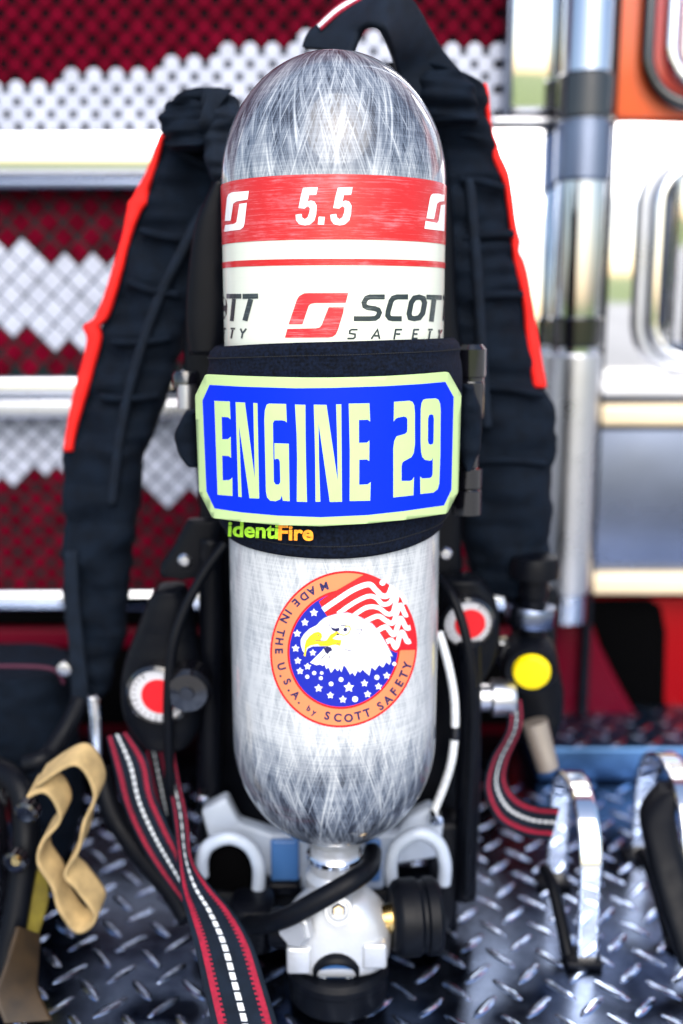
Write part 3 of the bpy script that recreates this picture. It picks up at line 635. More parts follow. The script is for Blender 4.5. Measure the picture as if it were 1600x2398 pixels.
# shoulder arms of the frame and the gauge pods
pad('frame_arm', [(1215, 440, 530), (1270, 410, 520), (1330, 375, 500), (1350, 380, 480)], 'black_plastic', fr, Y=.935, t=.02, wr=0)
lathe('rivet', [(0, .004), (.0065, .004), (.0065, 0), (.004, -.003), (0, -.0035)], W(433, 1313, .924), 'brushed_steel', fr, axis=(0, 1, 0), seg=24)
lathe('rivet', [(0, .004), (.006, .004), (.006, 0), (.004, -.003), (0, -.0035)], W(1044, 1297, .90), 'brushed_steel', fr, axis=(0, 1, 0), seg=24)
pod = pad('gauge_pod', [(1372, 372, 430), (1400, 350, 445), (1480, 318, 462), (1560, 290, 475), (1640, 286, 478), (1700, 305, 470), (1745, 345, 440)], 'black_rubber', har, Y=.925, t=.045, n=60, wr=.001)
def dial(px, py, Y, rad, parent, ax):
    c = W(px, py, Y)
    g = lathe('pressure_gauge', [(0, .02), (rad * 1.12, .02), (rad * 1.12, -.004), (rad * 1.0, -.007), (rad * .97, -.003), (0, -.003)], c, 'black_gloss', parent, axis=ax, seg=48)
    A = Vector(ax).normalized()
    lathe('dial_face', [(0, .0004), (rad * .96, .0004), (rad * .96, 0), (0, 0)], c - A * .0042, 'dial_white', g, axis=ax, seg=48)
    ticks(g, c, A, rad)
    lathe('dial_centre', [(0, .0004), (rad * .64, .0004), (rad * .64, 0), (0, 0)], c - A * .0056 + Vector((rad * .08, 0, 0)), 'dial_red', g, axis=ax, seg=48)
def ticks(g, c, A, rad):
    bm = bmesh.new(); q = Vector((0, 0, 1)).rotation_difference(A)
    for i in range(21):
        a = R(-140 + i * 14); p = c - A * .0045 + q @ Vector((rad * .84 * math.sin(a), rad * .84 * math.cos(a), 0))
        bmesh.ops.create_cube(bm, size=1, matrix=Matrix.Translation(p) @ q.to_matrix().to_4x4() @ Matrix.Rotation(-a, 4, 'Z') @ Matrix.Diagonal((.0009, rad * (.2 if i % 5 == 0 else .11), .0004, 1)))
    obj('dial_marks', bm, 'thread', g, smooth=False)
dial(372, 1625, .895, .0262, har, (.12, 1, .1)); dial(1094, 1456, .93, .0225, har, (-.1, 1, .1))
pad('gauge_pod', [(1345, 1035, 1120), (1400, 1020, 1160), (1480, 1030, 1170), (1540, 1040, 1160), (1600, 1050, 1120)], 'black_rubber', har, Y=.965, t=.04, n=50, wr=.001)
lathe('pod_cover', [(0, .02), (.0215, .02), (.0215, 0), (.018, -.005), (.007, -.006), (.006, -.0075), (0, -.0075)], W(440, 1618, .886), 'black_gloss', pod, axis=(0, 1, .1), seg=28)
tube('air_hose', [W(530, 1272, .90), W(480, 1340, .895), W(432, 1430, .89), W(404, 1520, .885), W(394, 1640, .885), W(396, 1760, .89), W(400, 1870, .90), W(410, 1960, .92)], .0046, 'black_rubber', har, n=90)
tube('air_hose', [W(1025, 1350, .92), W(1060, 1400, .90), W(1086, 1470, .89), W(1102, 1560, .885), (W(1108, 1660, .885)), W(1104, 1800, .89), W(1096, 1960, .90), W(1094, 2090, .91)], .0042, 'black_rubber', har, n=90)
tube('braided_line', [W(1028, 1480, .89), W(1050, 1557, .885), W(1064, 1634, .885), W(1066, 1705, .885)], .0037, 'white_thread', har, n=50, label='silver braided line with a black ferrule')
tube('braided_line', [W(1065, 1724, .885), W(1058, 1780, .885), W(1042, 1835, .89), W(1018, 1895, .895)], .0037, 'white_thread', har, n=50)
tube('ferrule', [W(1066, 1700, .885), W(1066, 1714, .885), W(1065, 1730, .885)], .0045, 'black_gloss', har, n=8)
# latch bar right of the sleeve
rc = W(1103, 800, .87); top = W(1103, 806, .87).z; bot = W(1100, 1210, .87).z; hgt = top - bot
q = .0128
lathe('latch_bar', [(0, 0), (q * .75, 0), (q, .004), (q, .026), (q * .9, .027), (q * .9, .030), (q * .95, .031), (q * .95, .060), (q * .7, .062), (q * .7, hgt * .70), (q * .95, hgt * .71), (q * .95, hgt * .82), (q * .85, hgt * .83), (q * .95, hgt * .84), (q * .95, hgt * .98), (0, hgt)], (rc.x, .87, top), 'black_gloss', har, axis=(0, 0, -1), seg=40)
lathe('latch_cap', [(0, 0), (.010, 0), (.012, .004), (.012, .014), (0, .014)], W(436, 868, .90), 'black_gloss', har, axis=(0, 0, -1), seg=32)
lathe('latch_cap', [(0, 0), (.0085, 0), (.0085, .020), (0, .020)], W(438, 900, .895), 'brushed_steel', har, axis=(0, 0, -1), seg=32)
# base bracket with hooked horns
bb = outline('base_bracket', [(470, 1900), (530, 1870), (560, 1930), (640, 1955), (930, 1955), (960, 1915), (1010, 1890), (1040, 1930), (1030, 2010), (900, 2030), (900, 2085), (640, 2085), (610, 2020), (500, 2010)], .90, .02, 'pale_plastic', har, bevel=.004, label='pale grey moulded bracket under the cylinder')
pbox('bracket_sheen', 634, 1968, 700, 2068, .893, .006, 'gauge_blue_and_sheen', bb)  # blue put in for the light these plates reflect
pbox('bracket_sheen', 858, 1968, 892, 2068, .893, .006, 'gauge_blue_and_sheen', bb)
pbox('bracket_foot', 612, 2072, 704, 2100, .885, .03, 'black_plastic', bb)
tube('hook', [W(474, 2050, .87), W(474, 2010, .868), W(492, 1978, .866), W(538, 1962, .865), (W(584, 1982, .866)), W(606, 2030, .868), W(604, 2096, .875)], .0062, 'pale_plastic', har, n=60, label='left pale grey hooked horn')
tube('hook', [W(918, 2070, .87), W(916, 2020, .868), W(932, 1978, .866), W(980, 1952, .865), W(1024, 1972, .866), W(1042, 2020, .868), W(1040, 2068, .872)], .0062, 'pale_plastic', har, n=60, label='right pale grey hooked horn')
outline('bracket_recess', [(484, 2080), (484, 2020), (500, 1994), (538, 1980), (574, 1996), (590, 2030), (590, 2100)], .876, .008, 'deep_black', bb, smooth_n=0)
pad('base_block', [(2098, 545, 640), (2130, 535, 650), (2180, 540, 650), (2205, 560, 640)], 'black_plastic', har, Y=.86, t=.05, n=20, wr=0)
pbox('lower_beam', 440, 2085, 1040, 2150, .90, .05, 'black_plastic', har, bevel=.008)
for x in (470, 1000): pbox('stand_leg', x, 1930, x + 75, 2215, .925, .04, 'black_plastic', har, bevel=.006)
tube('valve_hose', [W(872, 1995, .86), W(866, 2030, .82), W(830, 2060, .79), W(750, 2106, .782), W(672, 2148, .79), W(610, 2165, .82), W(540, 2160, .86)], .0083, 'black_rubber', har, n=80, seg=20)
for a, y, c in ((476, 1865, .0045), (1022, 1915, .006)):
    lathe('bracket_bolt', [(0, .006), (c, .006), (c, -.004), (0, -.006)], W(a, y, .89), 'chrome', har, axis=(0, 1, .3), seg=20)

# striped waist webbing; pattern lies in the weave
def wmat(i, j, nc=22):
    if j in (2, 3, 4) or j in (nc - 5, nc - 4, nc - 3): return 1 if not (j in (4, nc - 5) and i % 2) else 0
    if j in (10, 11): return 2 if i % 4 != 3 else 0
    return 0
WM = ['black_webbing', 'magenta_thread', 'white_thread']
E = lambda l: [W(x, y, Y) for x, y, Y in l]
ws1 = ribbon('waist_strap', E([(372, 1700, .95), (386, 1800, .92), (404, 1900, .88), (415, 2000, .835), (424, 2085, .80), (436, 2140, .775), (455, 2210, .755), (475, 2300, .735), (497, 2400, .72), (520, 2500, .71)]),
       E([(402, 1700, .95), (418, 1810, .92), (440, 1920, .88), (450, 2010, .84), (488, 2070, .81), (545, 2135, .79), (590, 2210, .77), (620, 2300, .75), (650, 2400, .735), (675, 2500, .725)]), WM, har, n=150, cols=22, matf=wmat, thick=.0018, label='black webbing with two red stripes and a white dashed line hanging to the floor')
ribbon('waist_strap', E([(250, 1725, .93), (268, 1800, .92), (292, 1890, .90), (330, 1975, .88), (378, 2050, .86), (432, 2120, .84)]),
       E([(300, 1715, .93), (345, 1780, .91), (362, 1860, .89), (392, 1930, .87), (420, 1990, .85), (450, 2060, .83)]), WM, har, n=110, cols=22, matf=wmat, thick=.0018)
ribbon('waist_strap', E([(340, 1760, .95), (352, 1830, .94), (372, 1900, .93), (400, 1960, .92), (424, 2000, .90)]), E([(380, 1750, .95), (398, 1830, .94), (412, 1900, .92), (430, 1950, .90), (450, 1990, .88)]), WM, har, n=80, cols=22, matf=wmat, thick=.0018)
ribbon('waist_strap', E([(1190, 1640, .95), (1188, 1710, .95), (1150, 1780, .95), (1136, 1850, .94), (1165, 1920, .92), (1225, 1955, .90), (1290, 1965, .88)]),
       E([(1222, 1640, .96), (1222, 1700, .97), (1190, 1780, .97), (1186, 1830, .97), (1212, 1868, .96), (1258, 1888, .94), (1310, 1892, .92)]), WM, har, n=110, cols=22, matf=wmat, thick=.0018, label='looped webbing with dark red edges right of the cylinder')
pad('chrome_link', [(1628, 208, 222), (1650, 206, 236), (1750, 214, 240), (1800, 226, 236)], 'chrome', har, Y=.955, t=.010, n=30, wr=0)

# ================================================================== REGULATOR
rg = thing('breathing_regulator', 'black breathing regulator with a round yellow button hanging right of the cylinder', 'regulator', tuple(W(1243, 1573, .99)))
c = W(1243, 1573, .96)
lathe('regulator_body', [(0, .05), (.022, .05), (.027, .04), (.028, .01), (.024, .0), (0, 0)], c, 'black_rubber', rg, axis=(.1, 1, .15), seg=48)
lathe('yellow_button', [(0, .012), (.0185, .012), (.0185, 0), (.016, -.004), (0, -.0055)], c + Vector((0, -.002, 0)), 'button_yellow', rg, axis=(.25, 1, .2), seg=48)
lathe('barrel', [(0, 0), (.0125, 0), (.0125, .07), (.014, .072), (.014, .09), (.024, .092), (.024, .104), (.022, .112), (0, .114)], W(1243, 1560, .985), 'black_plastic', rg, axis=(0, 0, 1), seg=40)
lathe('collar', [(0, -.004), (.0235, -.004), (.0250, 0), (.0250, .012), (.0235, .016), (0, .016)], W(1240, 1452, .985), 'stainless', rg, axis=(.1, 0, 1), seg=40)
lathe('swivel', [(0, 0), (.016, 0), (.018, .004), (.018, .022), (.013, .024), (.013, .034), (0, .034)], W(1205, 1633, .965), 'brushed_steel', rg, axis=(-1, 0, 0), seg=36)
lathe('plug', [(0, 0), (.013, 0), (.011, .05), (0, .052)], W(1252, 1690, .985), 'scuffed_grey_metal', rg, axis=(.3, -.1, -1), seg=32)
pad('hose_boot', [(1370, 1190, 1295), (1400, 1180, 1310), (1500, 1200, 1300), (1620, 1190, 1320), (1700, 1205, 1310), (1730, 1220, 1290)], 'black_rubber', rg, Y=1.03, t=.04, wr=.002)
pad('connector', [(1500, 1160, 1215), (1530, 1150, 1220), (1560, 1165, 1210)], 'black_gloss', rg, Y=.99, t=.03, wr=0)

# ================================================================== FACE MASK (left)
fm = thing('face_mask', 'black face mask with a curled tan head strap lying at the lower left', 'face mask', tuple(G(60, 2240)))
loop = [(64, 1868), (100, 1856), (128, 1880), (138, 1925), (98, 1975), (90, 2025), (122, 2078), (140, 2135), (182, 2185), (222, 2150), (180, 2085), (152, 2050), (182, 1992), (196, 1930), (221, 1860), (175, 1792), (84, 1842)]
dy = [0, .0, 0, 0, 0, 0, 0, 0, 0, 0, 0, 0, .0, .0, 0, 0, 0]
Lp = [W(x, y, .83) for x, y in loop]; Rp = [W(x, y, .83) + Vector((.004, .024, .009)) for x, y in loop]
ribbon('head_strap', Lp, Rp, 'tan_webbing', fm, n=150, cols=8, thick=.0030, label='curled tan webbing strap')
ribbon('yellow_strap', E([(48, 2030, .87), (46, 2100, .86), (44, 2200, .85)]), E([(110, 2040, .88), (112, 2110, .87), (88, 2190, .86)]), 'yellow_webbing', fm, n=20, thick=.004)
ribbon('brown_strap', E([(40, 2170, .83), (12, 2260, .80), (-10, 2330, .78), (10, 2398, .77)]), E([(92, 2190, .85), (88, 2270, .82), (90, 2320, .80), (122, 2390, .785)]), 'brown_leather', fm, n=30, thick=.004)
mk = tube('mask_rim', [W(-110, 1760, .93), W(-10, 1800, .92), W(50, 1850, .90), W(62, 1960, .88), W(48, 2080, .865), W(26, 2200, .85), W(-5, 2300, .84), W(-110, 2350, .85), W(-190, 2200, .88), W(-200, 1950, .92)], .012, 'black_rubber', fm, n=90, closed=True)
bm = bmesh.new(); cc = W(-70, 2050, .90); rows = []
for i in range(12):
    a = i / 11 * math.pi / 2 * .96; rows.append([cc + Vector((.050 * math.cos(a) * math.cos(t), .03 - .075 * math.sin(a), .105 * math.cos(a) * math.sin(t))) for t in [2 * math.pi * k / 40 for k in range(40)]])
grid(bm, rows, True, True); bmesh.ops.recalc_face_normals(bm, faces=bm.faces); obj('mask_lens', bm, 'black_gloss', fm)
for x, y in ((66, 1898), (38, 2015)):
    b_ = lathe('strap_buckle', [(0, .004), (.011, .004), (.011, -.004), (.008, -.006), (0, -.006)], W(x, y, .855), 'black_gloss', fm, axis=(.2, 1, .2), seg=24)
lathe('buckle_stud', [(0, .002), (.005, .002), (.004, -.002), (0, -.002)], W(38, 2016, .846), 'brass', fm, axis=(0, 1, .2), seg=20)
tube('speech_tube', [W(60, 1790, .92), W(95, 1780, .92), W(120, 1760, .93), W(160, 1700, .95), W(190, 1640, .97)], .009, 'black_rubber', fm, n=40)
tube('drain_hose', [W(235, 1800, .95), W(262, 1900, .93), W(320, 1990, .91), W(400, 2085, .88), W(440, 2150, .86)], .010, 'black_rubber', fm, n=50)

bag = thing('gear_bag', 'dark blue-black gear bag at the left edge behind the face mask', 'bag', tuple(G(60, 1850)))
pad('bag_body', [(1548, -160, 140), (1570, -190, 165), (1700, -200, 175), (1850, -210, 190), (1960, -200, 180), (2000, -190, 160)], 'black_cordura', bag, Y=1.06, t=.12, n=60, wr=.006)
tube('bag_piping', [W(-160, 1562, 1.0), W(0, 1560, .995), W(120, 1566, .998), W(150, 1600, 1.0)], .002, 'dull_piping', bag, n=30, seg=8)
lathe('snap', [(0, .004), (.007, .004), (.007, -.003), (0, -.005)], W(151, 1566, .985), 'brushed_steel', bag, axis=(0, 1, 0), seg=20)

# ================================================================== CHROME LOOPS ON THE DECK
def arch(x, y0, y1, h, w):
    t = thing('chrome_loop', '', 'lashing loop', (x, (y0 + y1) / 2, 0), 'chrome loops standing on the tread plate')
    ym = (y0 + y1) / 2; ry = (y1 - y0) / 2; pts = []
    for a in range(0, 181, 15): pts.append((ym - ry * math.cos(R(a)), h - ry * .9 + ry * .9 * math.sin(R(a))))
    pts = [(y0 - .002, .004), (y0 - .001, h * .28)] + pts + [(y1 + .001, h * .28), (y1 + .002, .004)]
    ribbon('loop_strap', [Vector((x - w / 2, a, b)) for a, b in pts], [Vector((x + w / 2, a, b)) for a, b in pts], 'chrome', t, n=90, cols=6, thick=.005)
    tube('inner_hook', [Vector((x - w * .75, y0 + .006, .004)), Vector((x - w * .9, y0 + .03, h * .18)), Vector((x - w * 1.1, y0 + .055, h * .32)), Vector((x - w * 1.3, y0 + .075, h * .36))], .006, 'black_rubber', t, n=40)
    box('loop_base', (x - w * .95, y0 - .010, .0), (x + w * .65, y0 + .018, .008), 'black_plastic', t)
    box('loop_base', (x - w * .95, y1 - .012, .0), (x + w * .65, y1 + .012, .008), 'black_plastic', t)
    return t
bx_ = G(1370, 2258); fx = G(1312, 2070)
a1 = arch(bx_.x + .001, bx_.y, fx.y, .150, .0205); a1['label'] = 'tall chrome loop standing on the tread plate right of the cylinder valve'
a2 = arch(bx_.x + .105, bx_.y + .03, fx.y + .055, .150, .021); a2['label'] = 'dark strapped chrome loop cut off by the right edge of the picture'
pad('black_strap', [(1838, 1545, 1600, .95, .03), (1900, 1500, 1580, .93, .03), (2000, 1515, 1600, .90, .03), (2120, 1545, 1640, .87, .03), (2260, 1590, 1690, .84, .03)], 'black_rubber', a2, wr=.001)

# ================================================================== DECK
bm = bmesh.new(); box_bm(bm, (-1.25, .42, -.04), (1.25, 1.40, 0))
deck = obj('deck', bm, 'tread_plate', None, bevel=.002, kind='structure')
bm = bmesh.new(); P_ = .0465; XO, YO = G(194, 2208).x, G(194, 2208).y
def lug(bm, cx, cy, z, ang, sc_=1):
    Lh, wh, hh = .0198 * sc_, .0054 * sc_, .0024
    ca, sa = math.cos(ang), math.sin(ang); rows = []
    prof_ = ((-1, .0, 0), (-.86, .5, .55), (-.5, .92, .95), (0, 1, 1), (.5, .92, .95), (.86, .5, .55), (1, .0, 0))
    for t, w, h_ in prof_:
        r_ = []
        for s, k in ((-1, 0), (-.55, .85), (0, 1), (.55, .85), (1, 0)):
            u = t * Lh; v = s * max(w, .04) * wh
            r_.append(Vector((cx + u * ca - v * sa, cy + u * sa + v * ca, z - .0003 + (hh * h_ * k))))
        rows.append(r_)
    grid(bm, rows)
for i in range(-24, 30):
    for j in range(-8, 12):
        for o_, ang in ((0, 50), (.5, -50)):
            x = XO + (i + o_) * P_; y = YO + (j + o_) * P_
            if -1.2 < x < 1.2 and .44 < y < 1.235: lug(bm, x + random.uniform(-.0004, .0004), y + random.uniform(-.0004, .0004), -random.uniform(0, .0006), R(ang + random.uniform(-3, 3)), random.uniform(.94, 1.03))
bmesh.ops.recalc_face_normals(bm, faces=bm.faces)
obj('tread_pattern', bm, 'tread_lug', deck)
LZ = G(1500, 1830).y
lz = H + (W(1500, 1752, LZ).z - H)
bm = bmesh.new(); box_bm(bm, (.25, LZ, .0005), (1.25, 1.398, lz)); ledge = obj('ledge', bm, 'ledge_metal', None, bevel=.004, kind='structure')
bm = bmesh.new()
for i in range(-2, 30):
    for j in range(0, 4):
        for o_, ang in ((0, 50), (.5, -50)):
            x = XO + (i + o_) * P_; y = LZ + .018 + (j + o_) * P_
            if .27 < x < 1.2 and y < 1.38: lug(bm, x, y, lz, R(ang))
bmesh.ops.recalc_face_normals(bm, faces=bm.faces); obj('tread_pattern', bm, 'tread_lug', ledge)
lathe('ledge_hole_disc', [(0, .002), (.012, .002), (.012, -.003), (.008, -.006), (0, -.006)], W(1535, 1800, LZ - .001), 'black_plastic', ledge, axis=(0, 1, 0), seg=24)  # raised dark disc in place of the darkness of a bolt hole

# ================================================================== FIRE TRUCK
WY = 1.40
tr = thing('fire_truck', 'red and white fire truck body with chrome trim behind the air pack', 'fire truck', (0, WY, -.6))
box('body_panel', (-1.25, WY + .03, -.45), (1.25, WY + .09, 2.1), 'fire_red', tr, bevel=.01)
xl, xr = W(-700, 600, WY).x, W(1196, 150, WY).x
px_of = lambda x, y, z: (800 + F * x / (y * math.cos(TH) - (z - H) * math.sin(TH)), 1199 - F * (y * math.sin(TH) + (z - H) * math.cos(TH)) / (y * math.cos(TH) - (z - H) * math.sin(TH)))
def lerp_curve(pts, x):
    if x <= pts[0][0]: return pts[0][1]
    for (a, b), (c, d) in zip(pts, pts[1:]):
        if x <= c: return b + (d - b) * (x - a) / (c - a)
    return pts[-1][1]
def in_white(x, z):
    px, py = px_of(x, WY, z)
    if py < 330: return py > lerp_curve([(-700, 210), (0, 196), (250, 172), (400, 145), (700, 88), (850, 66), (1000, 88), (1200, 120)], px)
    if py < 860: return lerp_curve([(-700, 560), (0, 578), (110, 590), (250, 612), (460, 660)], px) < py < lerp_curve([(-700, 700), (0, 752), (60, 775), (120, 800), (250, 805), (460, 820)], px)
    return 900 < py < lerp_curve([(-700, 1120), (0, 1122), (150, 1108), (310, 1135), (400, 1172), (460, 1150), (900, 1120)], px)
def cells(zlo, zhi, cw, ch, gap, cut, gm):
    """quilted sheet of diamond cells; returns two bmeshes"""
    A, B, B2 = bmesh.new(), bmesh.new(), bmesh.new()
    ni = int((xr - xl) / cw) + 1; nj = int((zhi - zlo) / ch) + 1
    for i in range(ni):
        for j in range(nj):
            for o_ in (0, .5):
                x = xl + (i + o_) * cw; z = zhi - (j + o_) * ch
                if x > xr - cw * .4 or x < xl + cw * .4 or z > zhi - ch * .4 or z < zlo + ch * .4: continue
                bm = A if in_white(x, z) else (B2 if 700 < px_of(x, WY, z)[1] < 900 else B)
                g_ = gap if bm is A else gap * 1.4 + .0010; hw, hh = cw / 2 - g_, ch / 2 - g_; k = cut; dz = random.uniform(0, .0006)
                pts = [(hw, -hh * k), (hw, hh * k), (hw * k, hh), (-hw * k, hh), (-hw, hh * k), (-hw, -hh * k), (-hw * k, -hh), (hw * k, -hh)]
                pts = [(hw * (1 - k), -hh * k), (hw * (1 - k), hh * k), (hw * k, hh * (1 - k)), (-hw * k, hh * (1 - k)), (-hw * (1 - k), hh * k), (-hw * (1 - k), -hh * k), (-hw * k, -hh * (1 - k)), (hw * k, -hh * (1 - k))] if k > 0 else [(hw, 0), (0, hh), (-hw, 0), (0, -hh)]
                o1 = [bm.verts.new((x + a, WY, z + c)) for a, c in pts]; o2 = [bm.verts.new((x + a * .86, WY - .0005 - dz, z + c * .86)) for a, c in pts]
                for s in range(len(pts)): bm.faces.new((o1[s], o1[(s + 1) % len(pts)], o2[(s + 1) % len(pts)], o2[s]))
                bm.faces.new(o2)
    for bm in (A, B, B2): bmesh.ops.recalc_face_normals(bm, faces=bm.faces)
    return A, B, B2
def sheet(name, pyt, pyb, cw, ch, gap, cut, back):
    zt_, zb_ = (W(400, pyt, WY).z, W(400, pyb, WY).z)
    p = box(name, (xl, WY + .003, zb_), (xr, WY + .02, zt_), back, tr, bevel=.001)
    A, B, B2 = cells(zb_, zt_, cw, ch, gap, cut, None)
    obj('white_scales', A, 'cell_white', p, smooth=False); obj('red_scales', B, 'cell_red', p, smooth=False)
    if B2.verts: obj('red_scales', B2, 'cell_red', p, smooth=False)
CW = W(400, 150, WY).x - W(347.5, 150, WY).x
sheet('quilted_panel', -600, 330, CW, CW * 1.06, .0003, .29, 'mesh_dark')
CW2 = W(400, 700, WY).x - W(335, 700, WY).x
sheet('quilted_panel', 415, 905, CW2, CW2 * 1.02, .0017, 0, 'mesh_green')
sheet('quilted_panel', 962, 1402, CW2 * .82, CW2 * .82, .0016, 0, 'mesh_green')
# chrome rails across
def rail(y0, y1, x0, x1, m, t=.03, name='trim_rail', Yo=.045, **k): return pbox(name, x0, y0, x1, y1, WY - Yo, t, m, tr, bevel=min(.006, .3 * abs(W(400, y0, WY).z - W(400, y1, WY).z)), **k)
rail(304, 414, -700, 1120, 'chrome'); rail(417, 440, -700, 1120, 'stainless', Yo=.040)  # second strip is a dark stand-in for shade under the chrome rail
rail(884, 932, -700, 1150, 'chrome'); rail(935, 984, -700, 1150, 'brushed_steel', Yo=.040)
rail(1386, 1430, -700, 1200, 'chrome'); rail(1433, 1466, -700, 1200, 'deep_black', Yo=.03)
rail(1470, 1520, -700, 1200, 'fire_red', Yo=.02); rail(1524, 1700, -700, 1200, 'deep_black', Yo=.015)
# right of the grille: polished panels
pbox('polished_panel', 1204, -500, 1326, 262, WY - .045, .05, 'chrome', tr, bevel=.006)
pbox('panel_edge', 1196, -500, 1203, 270, WY - .048, .05, 'stainless', tr, bevel=.001)
pbox('polished_panel', 1150, 272, 1326, 292, WY - .05, .05, 'brushed_steel', tr, bevel=.004)
pbox('polished_panel', 1130, 296, 1326, 1230, WY - .045, .05, 'chrome', tr, bevel=.006)
pbox('lower_panel', 1200, 1236, 1330, 1430, WY - .03, .05, 'fire_red', tr, bevel=.004)
# upright round post; rings added for the dark and pale bands reflected in it
pxc = W(1345, 900, WY - .08).x; rp = .030
zt_, zb_ = 2.0, W(1330, 1450, WY - .08).z
post = lathe('upright_post', [(0, 0), (rp, 0), (rp, zt_ - zb_), (0, zt_ - zb_)], (pxc, WY - .075, zb_), 'dark_chrome', tr, seg=64)
for py0, py1, m_ in ((272, 160, 'black_gloss'), (420, 275, 'stainless'), (815, 742, 'black_gloss'), (1400, 830, 'brushed_steel')):
    z0_ = W(1340, py0, WY - .11).z; z1_ = W(1340, py1, WY - .11).z
    lathe('post_reflection_band', [(0, 0), (rp + .002, 0), (rp + .004, .003), (rp + .004, z1_ - z0_ - .003), (rp + .002, z1_ - z0_), (0, z1_ - z0_)], (pxc, WY - .075, z0_), m_, post, seg=64)
xk = W(1430, 700, WY - .04).x
box('post_edge', (pxc + rp * 1.02, WY - .06, .05), (pxc + rp * 1.02 + .012, WY + .02, 2.0), 'black_plastic', tr, bevel=.002)
x0r = pxc + rp * 1.02 + .0125
PX = lambda px, py: W(px, py, WY).x
# tail lamp with bezel
def zpy(py, Y=WY): return W(1500, py, Y).z
lamp = box('lamp_panel', (x0r, WY - .02, zpy(284)), (1.2, WY + .03, zpy(-520)), 'lamp_orange', tr, bevel=.006)
def rrect(cx_, cz_, w, h, r_, Y, n=8):
    out = []
    for sx, sz, a0 in ((1, 1, 0), (-1, 1, 90), (-1, -1, 180), (1, -1, 270)):
        for i in range(n + 1):
            a = R(a0 + 90 * i / n); out.append(Vector((cx_ + sx * (w / 2 - r_) + r_ * math.cos(a), Y, cz_ + sz * (h / 2 - r_) + r_ * math.sin(a))))
    return out
def bezel(name, x0, z0, x1, z1, r_, rad, m, parent, Y):
    P = rrect((x0 + x1) / 2, (z0 + z1) / 2, x1 - x0, z1 - z0, r_, Y); bm = bmesh.new()
    rows = []; n = len(P)
    for i, p in enumerate(P):
        t = (P[(i + 1) % n] - P[i - 1]).normalized(); a = Vector((0, 1, 0)); c = t.cross(a)
        rows.append([p + (c * math.cos(s) + a * math.sin(s)) * rad for s in [2 * math.pi * k / 12 for k in range(12)]])
    rows.append(rows[0]); grid(bm, rows, True); bmesh.ops.remove_doubles(bm, verts=bm.verts, dist=1e-6); bmesh.ops.recalc_face_normals(bm, faces=bm.faces)
    return obj(name, bm, m, parent)
def plate(name, x0, z0, x1, z1, r_, Y, t, m, parent):
    P = rrect((x0 + x1) / 2, (z0 + z1) / 2, x1 - x0, z1 - z0, r_, Y); bm = bmesh.new(); f = bm.faces.new([bm.verts.new(p) for p in P])
    g = bmesh.ops.extrude_face_region(bm, geom=[f])
    for v in g['geom']:
        if isinstance(v, bmesh.types.BMVert): v.co.y += t
    bmesh.ops.recalc_face_normals(bm, faces=bm.faces); return obj(name, bm, m, parent, bevel=.002)
bx0 = PX(1500, 100)
plate('lamp_lens', bx0 - .002, zpy(262), bx0 + .30, zpy(-480), .06, WY - .034, .013, 'lamp_red', lamp)
bezel('lamp_bezel', bx0, zpy(258), bx0 + .30, zpy(-480), .06, .009, 'black_gloss', lamp, WY - .034)
bezel('lamp_bezel', bx0 + .026, zpy(222), bx0 + .27, zpy(-460), .05, .008, 'chrome', lamp, WY - .044)
plate('lamp_reflector', bx0 + .04, zpy(205), bx0 + .26, zpy(-440), .04, WY - .044, .009, 'chrome', lamp)
# handle recess below it
hpn = box('polished_surround', (x0r, WY - .02, zpy(925)), (1.2, WY + .03, zpy(290)), 'chrome', tr, bevel=.004)
hx = PX(1488, 620)
plate('recess_dish', hx, zpy(858), hx + .30, zpy(372), .06, WY - .026, .005, 'stainless', hpn)
bezel('recess_bezel', hx, zpy(862), hx + .30, zpy(370), .06, .0085, 'brushed_steel', hpn, WY - .026)
bezel('recess_bezel', hx + .018, zpy(835), hx + .282, zpy(395), .048, .009, 'chrome', hpn, WY - .032)
for k, m_ in enumerate(('chrome', 'black_gloss', 'chrome', 'stainless', 'chrome')):  # bars added for the light and dark stripes reflected in the dish
    lathe('reflection_bar', [(0, 0), (.010, 0), (.011, .003), (.011, zpy(430) - zpy(800)), (0, zpy(430) - zpy(800))], (hx + .042 + k * .026, WY - .046, zpy(800)), m_, hpn, seg=24)
pbox('shelf_edge', 1384, 884, 1900, 928, WY - .06, .06, 'white_paint', tr, bevel=.006)
pbox('shelf_shadow_gap', 1388, 930, 1900, 944, WY - .03, .03, 'stainless', tr, bevel=.002)
pbox('warm_rail', 1380, 946, 1900, 1000, WY - .05, .05, 'warm_reflection', tr, bevel=.008)
pbox('steel_panel', 1352, 1003, 1900, 1342, WY - .03, .04, 'stainless', tr, bevel=.004)
pbox('warm_rail', 1350, 1345, 1900, 1396, WY - .05, .05, 'warm_reflection', tr, bevel=.008)
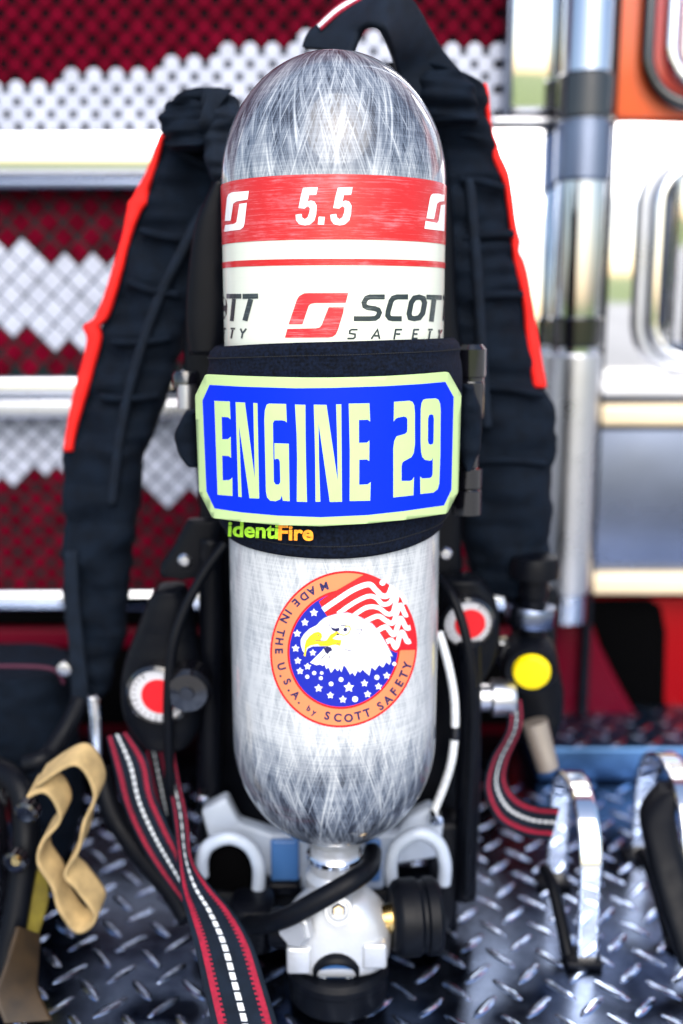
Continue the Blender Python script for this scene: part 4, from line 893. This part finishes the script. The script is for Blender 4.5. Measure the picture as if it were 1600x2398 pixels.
low = outline('wheel_arch_panel', [(1200, 1398), (1900, 1398), (1900, 1700), (1200, 1700)], WY - .01, .03, 'bright_red', tr, bevel=.004)
outline('opening_shade_sheet', [(1368, 1404), (1520, 1402), (1548, 1420), (1560, 1480), (1556, 1640), (1570, 1682), (1460, 1688), (1430, 1580), (1395, 1480)], WY - .0135, .003, 'deep_black', low, bevel=.0005)  # black sheet stands in for the shade inside an opening
outline('red_brace', [(1300, 1430), (1345, 1400), (1366, 1404), (1400, 1500), (1450, 1600), (1500, 1690), (1290, 1690)], WY - .04, .02, 'fire_red', low, bevel=.006)

# ================================================================== GROUND
def ground(name, x0, y0, x1, y1, z, m):
    bm = bmesh.new(); bm.faces.new([bm.verts.new(p) for p in ((x0, y0, z), (x1, y0, z), (x1, y1, z), (x0, y1, z))]); return obj(name, bm, m, None, kind='structure')
ground('ground', -500, -500, 500, 500, -.62, 'concrete')
ground('added_lawn', -500, -500, 500, -14, -.61, 'grass')  # unseen green strip added behind the camera for chrome to reflect

# ================================================================== LIGHT
EL, AZ = 42, 174     # sun behind the photographer
w = bpy.data.worlds.new('World'); S.world = w; w.use_nodes = True; N = w.node_tree.nodes; L = w.node_tree.links
sky = N.new('ShaderNodeTexSky'); sky.sky_type = 'NISHITA'; sky.sun_disc = False
sky.sun_elevation = R(EL); sky.sun_rotation = R(AZ); sky.dust_density = 2; sky.air_density = 1; sky.ozone_density = 1
L.new(sky.outputs[0], N['Background'].inputs['Color']); N['Background'].inputs['Strength'].default_value = .15
sd = bpy.data.lights.new('sun', 'SUN'); sun = bpy.data.objects.new('sun', sd); COL.objects.link(sun)
sd.energy = 2.0; sd.angle = R(60); sd.color = (1, .96, .9)
d = Vector((math.sin(R(AZ)) * math.cos(R(EL)), math.cos(R(AZ)) * math.cos(R(EL)), math.sin(R(EL))))
sun.rotation_euler = d.to_track_quat('Z', 'Y').to_euler()
S.view_settings.view_transform = 'Standard'; S.view_settings.look = 'None'; S.view_settings.exposure = 0.78; S.view_settings.gamma = 1
S.render.engine = 'CYCLES'
S.cycles.max_bounces = 8
